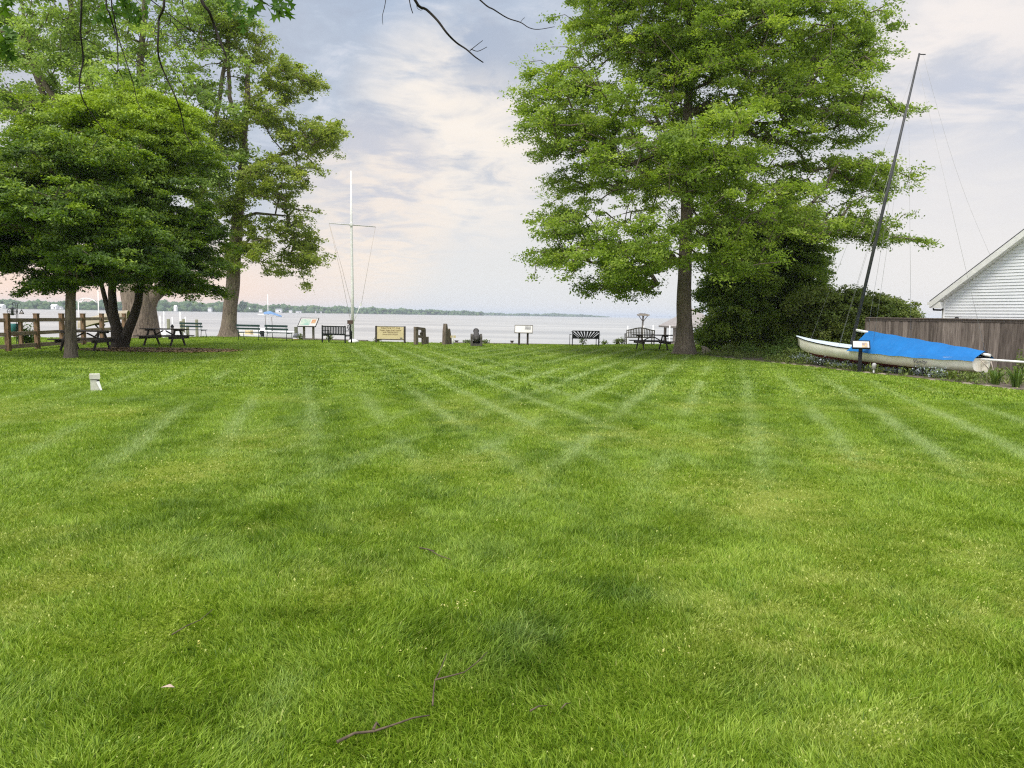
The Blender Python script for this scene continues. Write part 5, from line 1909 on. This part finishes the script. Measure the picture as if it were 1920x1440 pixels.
MB().box((.9, 0, -.75), (.6, .7, .45)).build("console", tan_panel, t)
MB().box((2.35, 0, -.85), (.35, .3, .6)).build("outboard", iron, t)
q = at(318, 618, 60)
t = thing("covered_skiff", "white shrink-wrapped skiff between the capped dock posts", "boat", (q.x, 60, 0), R(80))
boat_hull(t, 4.2, 1.6, WATER_Z - .1, -.85, white_paint, white_paint)
MB().prism([(-1.4, -.6, -.85), (1.7, -.7, -.85), (1.5, -.1, -.1), (-.6, -.1, -.2)], (0, 1.2, 0)).build("cover", white_paint, t)
# bunting barrel
q = at(556, 631, 43.2)
t = thing("planter_tub", "dark tub wrapped in red, white and grey bunting beside the left pile", "tub", (q.x, 43.2, -.25))
MB().lathe((0, 0, 0), (0, 0, 1), [(0, .17), (.2, .21), (.40, .19)]).build("tub", wood_dark, t)
MB().lathe((0, 0, .16), (0, 0, 1), [(0, .222), (.08, .224)], 16).build("red_band", mat("bunting_red", (.35, .03, .04)), t)
MB().lathe((0, 0, .245), (0, 0, 1), [(0, .224), (.07, .218)], 16).build("white_band", white_paint, t)
MB().lathe((0, 0, .32), (0, 0, 1), [(0, .216), (.20, .15), (.25, .05)], 16).build("grey_hood", mat("hood_grey", (.16, .16, .19)), t)
# arched boat-lift frame at left
t0 = at(185, 600, 62)
t = thing("boat_lift_canopy", "white arched canopy frame on a tall pole beyond the rail fence", "boat lift", (t0.x, 62, WATER_Z))
s0 = Vector((t0.x, 62, WATER_Z))
MB().tube([at(184, 545, 62) - s0, at(186, 640, 62) - s0], [.04, .06], 8).build("pole", white_paint, t)
MB().tube([at(x_, y_, 62) - s0 for x_, y_ in ((145, 566), (150, 561.5), (158, 559.5), (166, 559.7), (175, 563), (184, 569))], .045, 8).build("canopy_arch", white_paint, t)
MB().tube([at(147, 566, 62) - s0, at(153, 566.5, 62) - s0, at(158, 560, 62) - s0], .05, 6).tube([at(147, 566, 62) - s0, at(147, 640, 62) - s0], .05, 6).build("brace", white_paint, t)

# osprey platform
q = at(1206, 592.5, 70)
t = thing("osprey_platform", "square nesting platform on a single braced pole in the water", "nest platform", (q.x, 70, WATER_Z - .4))
hz = q.z - (WATER_Z - .4)
MB().tube([(-.12, 0, 0), (0, 0, hz)], [.10, .08], 8).build("pole", grey_teak, t)
m_ = MB()
for k in range(6):
    m_.box((0, -.42 + k * .17, hz + .05), (.95, .12, .05))
m_.box((0, -.5, hz + .10), (1.0, .04, .12)).box((0, .5, hz + .10), (1.0, .04, .12)).box((-.5, 0, hz + .10), (.04, .96, .12)).box((.5, 0, hz + .10), (.04, .96, .12))
m_.build("platform", pale_wood, t)
for s_, e in ((-1, 0), (1, 0), (0, -1), (0, 1)):
    MB().tube([(0, 0, hz - .55), (s_ * .42, e * .42, hz + .02)], .035, 6).build("brace", grey_teak, t)
m_ = MB()
for k in range(40):
    a = random.uniform(0, 6.28)
    r_ = random.uniform(.05, .4)
    v = Vector((math.cos(a) * r_, math.sin(a) * r_, hz + .10 + random.uniform(0, .14)))
    w_ = Vector((random.uniform(-.3, .3), random.uniform(-.3, .3), random.uniform(-.04, .08)))
    m_.tube([v - w_, v + w_], .010, 4)
m_.build("stick_nest", wood_grey, t)

# gazebo on its pier
q = at(1296, 640, 92)
t = thing("gazebo", "shingle-roofed open gazebo at the end of a pier behind the oak trunk", "gazebo", (q.x, 92, 0))
apz = at(1296, 577.5, 92).z
evz = at(1250, 611, 92).z
hw = 3.45
rs = mat("gazebo_shingle", (.34, .31, .29), .9, .3, 3, color2=(.22, .20, .19), stretch=(1, 1, 3))
m_ = MB()
e_ = [(-hw, -hw, evz), (hw, -hw, evz), (hw, hw, evz), (-hw, hw, evz)]
m_.add(e_ + [(0, 0, apz)], [(0, 1, 4), (1, 2, 4), (2, 3, 4), (3, 0, 4)])
m_.build("roof", rs, t)
m_ = MB()
for k in range(4):
    m_.bar(Vector(e_[k]) - Vector((0, 0, .10)), Vector(e_[(k + 1) % 4]) - Vector((0, 0, .10)), .06, .2)
m_.build("eave_board", grey_teak, t)
for sx in (-1, 1):
    for sy in (-1, 1):
        MB().box((sx * 2.75, sy * 2.75, (evz - 1.55) / 2 - .05), (.30, .30, evz + 1.45)).build("post", wood_grey, t)
        MB().tube([(sx * 2.75, sy * 2.75, WATER_Z - .5), (sx * 2.75, sy * 2.75, -1.6)], .18, 8).build("pile", wood_pile, t)
MB().box((0, 0, -1.55), (6.6, 6.6, .16)).build("deck", wood_grey, t)
for z in (-.62, -1.1):
    m_ = MB()
    m_.bar((-2.75, 2.75, z), (2.75, 2.75, z), .07, .09).bar((2.75, -2.75, z), (2.75, 2.75, z), .07, .09)
    m_.build("rail", wood_grey, t)
t = thing("pier", "narrow pier leading out to the gazebo", "pier", (q.x + 2.0, 70, 0))
MB().box((0, 0, -1.55), (1.6, 38, .12)).build("deck", wood_grey, t)
for k in range(5):
    for s_ in (-.7, .7):
        MB().tube([(s_, -18 + k * 9, WATER_Z - .5), (s_, -18 + k * 9, -1.62)], .12, 8).build("leg", wood_pile, t)

# ------------------------------------------------------------------ fallen twigs on the lawn
twig_m = mat("twig_bark", (0.15, 0.11, 0.075), .9, .4, 30, color2=(0.05, 0.037, 0.027))
def ground_twig(label, branches, r0_, group="fallen twigs on the grass", zz_=.042):
    o = gnd(*branches[0][0])
    m_ = MB()
    for br in branches:
        pts = []
        for i, (px, py) in enumerate(br):
            v = gnd(px, py, zz_) - o
            v.z = zz_ + .008 * math.sin(i * 2.1)
            pts.append(v)
        n_ = len(pts)
        m_.tube(pts, [r0_ * .55 * (1 - .55 * i / max(1, n_ - 1)) for i in range(n_)], 7)
    t = m_.build("fallen_twig", twig_m)
    t.location = (o.x, o.y, 0)
    tag(t, label, "twig", group)


ground_twig("longest fallen twig, thick brown end at left, at the bottom of the lawn", [[(632, 1391), (665, 1378), (700, 1368), (735, 1360), (775, 1349), (805, 1338)], [(700, 1368), (706, 1358), (712, 1359)]], .011)
ground_twig("forked fallen twig shaped like a Y standing in the grass", [[(811, 1322), (813, 1300), (815, 1275), (826, 1255), (838, 1228)], [(815, 1275), (845, 1270), (870, 1258), (893, 1243), (913, 1226)]], .007)
ground_twig("short grey fallen twig in the dark grass patch", [[(994, 1333), (1010, 1327), (1026, 1320)]], .007)
ground_twig("short pale fallen twig right of the dark patch", [[(1052, 1329), (1061, 1322), (1071, 1315)]], .006)
ground_twig("thin fallen twig lying higher up the middle lawn", [[(787, 1027), (805, 1032), (822, 1039), (845, 1049)], [(805, 1032), (815, 1034)]], .009)
ground_twig("slender pale fallen twig at lower left of the lawn", [[(322, 1190), (350, 1176), (375, 1160), (400, 1142)]], .006)
# pale fallen leaves and yellow blooms, few enough to count
bloom = leaf_mat("bloom_yellow", (0.45, 0.42, 0.10), (0.62, 0.58, 0.2), (0.75, 0.72, 0.4), .3)
for i, (px, py, n_, lab) in enumerate(((866, 1160, 12, "cluster of pale yellow blooms above the dark lawn patch"), (758, 1240, 8, "pale yellow bloom left of the forked twig"), (374, 1239, 4, "single bright yellow bloom on the left lawn"), (1250, 1240, 8, "pale yellow weed bloom right of the dark patch"))):
    o = gnd(px, py)
    r_ = np.random.default_rng(200 + i)
    sp = .05 if n_ > 4 else .008
    n_ = max(1, n_ // 3)
    c_ = np.stack([r_.normal(0, sp, n_ * 4), r_.normal(0, sp, n_ * 4), .055 + r_.random(n_ * 4) * .035], 1)
    V = []
    for q_ in c_:
        a = r_.random() * 6.28
        s_ = .005 * (.7 + r_.random())
        V += [q_ + np.array([math.cos(a + u) * s_, math.sin(a + u) * s_, r_.normal() * .004]) for u in (0, 1.57, 3.14, 4.71)]
    b0 = np.arange(len(c_)) * 4
    o_ = mesh_np("wild_flower", np.array(V), np.stack([b0, b0 + 1, b0 + 2, b0 + 3], 1), None, bloom, None, {'tone': r_.random(len(V))})
    o_.location = (o.x, o.y, 0)
    tag(o_, lab, "flower", "wild flowers in the lawn")
o = gnd(315, 1311)
lf_ = mesh_np("fallen_leaf", [(-.03, 0, .05), (0, .013, .058), (.03, 0, .052), (.0, -.014, .06), (.012, .0, .066)], [(0, 1, 4, 3)], [(1, 2, 4), (2, 3, 4)], mat("dry_leaf", (.50, .38, .30)))
lf_.location = (o.x, o.y, 0)
tag(lf_, "single pinkish dry leaf on the grass at lower left", "leaf")

# ------------------------------------------------------------------ overhanging boughs of the tree above the camera
bark_twig = bark_mat("bark_twig", (0.035, 0.029, 0.024), (0.014, 0.012, 0.010), 6)
lf_near = leaf_mat("near_oak_leaf", (0.035, 0.09, 0.010), (0.075, 0.16, 0.015), (0.14, 0.24, 0.03), .5)
ov = thing("overhanging_bough", "dark bare twigs and lobed oak leaves hanging into the top left from above", "branch", at(300, -260, 6.0))
o0 = Vector(ov.location)


def hang(pts, Y, r0_, r1_, nm="twig", m__=None, par=None, org=None):
    n_ = len(pts)
    vs = []
    for i, (px, py) in enumerate(pts):
        vs.append(at(px, py, Y + .05 * math.sin(i * 1.9)) - (org or o0))
    # smooth
    out_ = []
    for i in range(n_ - 1):
        p0, p1, p2, p3 = vs[max(0, i - 1)], vs[i], vs[i + 1], vs[min(n_ - 1, i + 2)]
        for k in range(4):
            u = k / 4
            out_.append(.5 * ((2 * p1) + (p2 - p0) * u + (2 * p0 - 5 * p1 + 4 * p2 - p3) * u * u + (3 * p1 - p0 - 3 * p2 + p3) * u ** 3))
    out_.append(vs[-1])
    L_ = len(out_)
    return MB().tube(out_, [.55 * (r0_ + (r1_ - r0_) * i / (L_ - 1)) for i in range(L_)], 7).build(nm, bark_twig, par or ov)


hang([(60, -240), (300, -260), (520, -230), (640, -180)], 6.0, .06, .03, "limb")
hang([(150, -255), (150, -120), (153, 0), (151, 60), (156, 110), (149, 150), (153, 180), (168, 208), (205, 258)], 6.0, .017, .006)
hang([(153, 70), (170, 78), (192, 90)], 6.0, .007, .003)
hang([(210, -255), (205, -120), (199, 0), (205, 25), (214, 55), (220, 78), (221, 130), (216, 138)], 5.8, .013, .006)
hang([(221, 130), (228, 142), (234, 157)], 5.8, .006, .003)
hang([(215, -255), (212, -100), (209, 0), (214, 30), (218, 58), (225, 80), (238, 120), (250, 158), (258, 192), (272, 212)], 5.8, .012, .004)
hang([(214, 24), (228, 30), (246, 44)], 5.8, .006, .003)
hang([(310, -255), (308, -100), (308, 0), (305, 20), (298, 35), (297, 60), (296, 95), (302, 122), (315, 152), (330, 185), (340, 215), (347, 248), (362, 275)], 5.6, .019, .006)
hang([(270, -10), (296, 10), (316, 26), (345, 48), (365, 62), (385, 80), (400, 98), (420, 118)], 5.7, .008, .004)
hang([(320, 35), (318, 44), (306, 50), (302, 60), (308, 74), (318, 86)], 5.7, .006, .003)
hang([(322, 40), (338, 60), (352, 80), (362, 96), (370, 108), (382, 98)], 5.7, .006, .003)
hang([(340, -40), (343, 10), (350, 30), (358, 55), (372, 60), (388, 52)], 5.7, .007, .003)
hang([(362, -250), (370, -60), (378, 0), (392, 22), (402, 48), (412, 75), (423, 103)], 5.5, .026, .012)
bg = thing("overhanging_bough", "bare forked branch hanging from above into the sky at top centre", "branch", at(740, -230, 6.0))
o1 = Vector(bg.location)
hang([(560, -300), (690, -200), (740, -110), (778, 0), (800, 18), (820, 38), (838, 62), (856, 80), (874, 92), (890, 106), (906, 117)], 6.0, .026, .008, "limb", None, bg, o1)
hang([(881, 95), (892, 86), (905, 76)], 6.0, .006, .004, "twig", None, bg, o1)
hang([(883, 92), (896, 96), (913, 88)], 6.0, .006, .004, "twig", None, bg, o1)
hang([(740, -110), (760, -40), (769, 8), (774, 25)], 6.0, .010, .006, "twig", None, bg, o1)
hang([(735, -115), (728, -40), (722, 8), (717, 30), (718, 46)], 6.0, .007, .003, "twig", None, bg, o1)
hang([(690, -200), (800, -100), (900, 0), (926, 18), (952, 34), (976, 42), (992, 52), (1010, 55), (1040, 50)], 6.1, .013, .004, "twig", None, bg, o1)
hang([(976, 42), (980, 36), (984, 33)], 6.1, .004, .003, "twig", None, bg, o1)
hang([(781, 2), (782, 14), (788, 19), (792, 18)], 6.0, .005, .003, "twig", None, bg, o1)
hang([(520, -230), (500, -120), (480, -20), (500, 8), (520, 14)], 5.6, .010, .004)

# lobed oak leaves near the camera
half = [(.00, -.5), (.04, -.30), (.26, -.26), (.08, -.12), (.10, -.02), (.40, .08), (.10, .14), (.10, .24), (.30, .40), (.07, .38), (0, .58)]
outline = half + [(-x_, y_) for x_, y_ in reversed(half[1:-1])]
r_ = np.random.default_rng(77)
for spots in ([(r_.uniform(420, 545), r_.uniform(-40, 22), 5.6 + r_.normal() * .15) for _ in range(40)] + [(448, 34, 5.6), (455, 48, 5.6), (470, 35, 5.5), (488, 30, 5.5), (520, 30, 5.6), (522, 20, 5.6), (536, 15, 5.6), (540, 24, 5.6), (505, 20, 5.5), (430, 20, 5.6), (460, 15, 5.6)],
              [(r_.uniform(170, 280), r_.uniform(-40, 46), 6.0) for _ in range(30)],
              [(r_.uniform(-20, 28), r_.uniform(55, 105), 6.2) for _ in range(22)],
              [(r_.uniform(-10, 40), r_.uniform(-20, 20), 6.2) for _ in range(10)]):
    Vn, Fn, Tn = [], [], []
    for px, py, Y in spots:
        c_ = np.array(at(px, py, Y) - o0)
        ax_ = r_.normal(size=3) * .6 + np.array([.3, -.1, -.75])
        ax_ /= np.linalg.norm(ax_)
        nn = r_.normal(size=3) * .5 + np.array([0, -.9, .35])
        nn -= ax_ * nn.dot(ax_)
        nn /= np.linalg.norm(nn)
        sd_ = np.cross(nn, ax_)
        s_ = .14 * r_.uniform(.7, 1.2)
        k = len(Vn)
        Vn.append(c_)
        for x_, y_ in outline:
            Vn.append(c_ + sd_ * x_ * s_ + ax_ * y_ * s_ + nn * abs(x_) * s_ * .18)
        n_ = len(outline)
        Fn += [(k, k + 1 + i, k + 1 + (i + 1) % n_) for i in range(n_)]
        Tn += [r_.uniform(.15, .8)] * (n_ + 1)
    mesh_np("leaf_cluster", np.array(Vn), None, np.array(Fn), lf_near, ov, {'tone': Tn})

# ------------------------------------------------------------------ far shore
lf_far = leaf_mat("far_foliage", (0.035, 0.075, 0.022), (0.065, 0.12, 0.032), (0.12, 0.18, 0.05), .15)
prof = [(-700, 1000, 17), (-300, 1100, 17), (0, 1250, 16.5), (130, 1300, 16), (300, 1450, 24), (420, 1600, 23), (500, 1750, 22), (640, 2000, 23), (770, 2300, 20), (830, 2450, 19.5), (905, 2600, 16.5)]
prof2 = [(880, 3600, 16), (1000, 3800, 16), (1040, 3900, 20), (1085, 4000, 17), (1125, 4100, 10), (1143, 4150, 6)]
ball = []
import bmesh
bm = bmesh.new()
bmesh.ops.create_icosphere(bm, subdivisions=1, radius=1)
bv = np.array([v.co[:] for v in bm.verts])
bfc = np.array([[v.index for v in f.verts] for f in bm.faces])
bm.free()
Vf, Ff, Tf = [], [], []
cnt_ = 0
r_ = np.random.default_rng(5)
for pr, n_ in ((prof, 5200), (prof2, 900)):
    pxs = [p_[0] for p_ in pr]
    for i in range(n_):
        px = r_.uniform(pxs[0], pxs[-1])
        Dp = np.interp(px, pxs, [p_[1] for p_ in pr])
        hh = np.interp(px, pxs, [p_[2] for p_ in pr]) * .86 + 1.2
        row = r_.random()
        v = ray(px, 590)
        Yd = Dp + row * (160 if pr is prof else 220)
        x_ = v.x / v.y * Yd
        crown = hh * r_.uniform(.55, 1.0) * (1 + .10 * math.sin(px * .11) + .06 * math.sin(px * .37)) * (1.0 if row > .15 else r_.uniform(.35, .7))
        wr = hh * r_.uniform(.22, .42)
        jit_ = 1 + r_.normal(0, .16, (len(bv), 1))
        c_ = np.array([x_, Yd, WATER_Z + crown - wr * .9])
        V_ = bv * jit_ * np.array([wr, wr, wr * 1.0]) + c_
        Vf.append(V_)
        Ff.append(bfc + cnt_)
        cnt_ += len(bv)
        Tf.append(np.clip(np.full(len(bv), r_.normal(.48, .24)) + r_.normal(0, .12, len(bv)), 0, 1))
        # trunk-side fill down to the water
        V_ = bv * jit_ * np.array([wr * .9, wr * .9, crown * .5]) + np.array([x_, Yd + 4, WATER_Z + crown * .42])
        Vf.append(V_)
        Ff.append(bfc + cnt_)
        cnt_ += len(bv)
        Tf.append(np.full(len(bv), .25))
tag(mesh_np("far_woodland", np.concatenate(Vf), None, np.concatenate(Ff), lf_far, None, {'tone': np.concatenate(Tf)}), "wooded far shore across the bay", "woodland", kind='stuff')
m_ = MB()
for pr in (prof, prof2):
    vs = []
    for px, Dp, hh in pr:
        v = ray(px, 590)
        for dd, z in ((-6, WATER_Z - .3), (4, WATER_Z + .9), (330, WATER_Z + 3), (420, WATER_Z - .3)):
            vs.append((v.x / v.y * (Dp + dd), Dp + dd, z))
    fs = []
    for i in range(len(pr) - 1):
        for k in range(3):
            fs.append((i * 4 + k, (i + 1) * 4 + k, (i + 1) * 4 + k + 1, i * 4 + k + 1))
    m_.add(vs, fs)
tag(m_.build("far_shore", mat("far_bank", (.16, .15, .11), .95, .4, .02)), "low bank of the far shore", "shore", kind='structure')
q = at(456, 575, 1640)
t = thing("round_tree", "lone round dark tree standing above the far woodland behind the locust trunk", "tree", (q.x, 1640, WATER_Z))
r_ = np.random.default_rng(9)
k = 500
d = r_.normal(size=(k, 3))
d /= np.linalg.norm(d, axis=1)[:, None]
pos = d * (r_.random(k) ** .4)[:, None] * np.array([8, 8, 8.5]) + np.array([0, 0, 15.5])
a_ = r_.normal(size=(k, 3)) * 1.6
b_ = r_.normal(size=(k, 3)) * 1.6
V = np.stack([pos, pos + a_, pos + a_ + b_, pos + b_], 1).reshape(-1, 3)
b0 = np.arange(k) * 4
mesh_np("crown", V, np.stack([b0, b0 + 1, b0 + 2, b0 + 3], 1), None, lf_far, t, {'tone': np.repeat(r_.random(k) * .5, 4)})
MB().tube([(0, 0, 0), (0, 0, 12)], [.8, .4], 8).build("trunk", bark_dark, t)
roof_far = mat("far_roof", (.28, .28, .30), .9)
far_white = mat("far_white", (.80, .79, .77), .7, .05)
for i, (px, D_, w_, h_, d_, lab) in enumerate(((3, 1215, 9, 5, 8, "far white house at the left frame edge across the water"), (103, 1262, 9, 6, 8, "far white gabled house across the water left of the single straight trunk"),
                                              (113, 1268, 7, 3.5, 7, "far low annexe right of the white gabled house, across the water"), (329.5, 1462, 5, 8, 6, "far narrow white house across the water above the slip poles"),
                                              (394, 1545, 7, 6, 7, "far small house across the water left of the locust trunk"), (462.5, 1690, 15, 7, 10, "far large white house under the lone round tree"),
                                              (489, 1720, 7, 5, 7, "far small white house right of the round tree"), (523, 1780, 14, 6.5, 9, "far pale house on dark footings across the water"),
                                              (545, 1830, 7, 4.5, 7, "far little white cottage above the bench by the map panel"), (560, 1850, 13, 3, 7, "far long low white boathouse across the water"),
                                              (588, 1915, 13, 4, 8, "far white house directly above the map panel"), (601, 1935, 6, 2.8, 6, "far white shed right of the house above the map panel"))):
    v = ray(px, 585)
    t = thing("shore_house", lab, "house", (v.x / v.y * (D_ - 6), D_ - 6, WATER_Z + .8), 0, "white houses on the far shore")
    MB().box((0, 0, h_ / 2 - .3), (w_, d_, h_)).build("wall", far_white, t)
    rh = max(1.4, h_ * .4)
    MB().add([(-w_ * .53, -d_ * .55, h_ - .32), (w_ * .53, -d_ * .55, h_ - .32), (w_ * .53, d_ * .55, h_ - .32), (-w_ * .53, d_ * .55, h_ - .32), (-w_ * .53, 0, h_ + rh), (w_ * .53, 0, h_ + rh)],
             [(0, 1, 5, 4), (2, 3, 4, 5), (0, 4, 3), (1, 2, 5)]).build("roof", far_white if i in (0, 1, 3, 5) else roof_far, t)
    if w_ > 8:
        MB().box((w_ * .2, -d_ / 2 - .03, h_ * .35), (w_ * .25, .05, h_ * .35)).build("window", iron, t)
# distant bridge
q0 = at(1130, 594, 7000)
q1 = at(1420, 594, 7600)
t = thing("bridge", "faint long low bridge on the horizon right of the headland", "bridge", (q0.x, 7000, WATER_Z))
far_grey = mat("far_grey", (.45, .46, .48), .9)
vec = Vector((q1.x - q0.x, 600, 0))
MB().bar((0, 0, 18), vec + Vector((0, 0, 20)), 12, 3).build("deck", far_grey, t)
for k in range(40):
    c_ = vec * (k / 39)
    MB().box((c_.x, c_.y, 10), (4, 4, 20)).build("pier", far_grey, t)
for k in (.33, .42):
    c_ = vec * k
    MB().box((c_.x, c_.y, 17), (6, 6, 34)).build("tower", far_grey, t)

# ------------------------------------------------------------------ haze over the bay
hz_ = MB().box((0, 6900, 18), (30000, 15000, 44))
hm = bpy.data.materials.new("haze")
hm.use_nodes = True
hm.node_tree.nodes.clear()
pv = hm.node_tree.nodes.new('ShaderNodeVolumePrincipled')
pv.inputs['Color'].default_value = (.80, .88, 1.0, 1)
pv.inputs['Density'].default_value = 0.00016
ou = hm.node_tree.nodes.new('ShaderNodeOutputMaterial')
hm.node_tree.links.new(pv.outputs[0], ou.inputs['Volume'])
tag(hz_.build("haze", hm), "thin haze over the bay", "haze", kind='stuff')
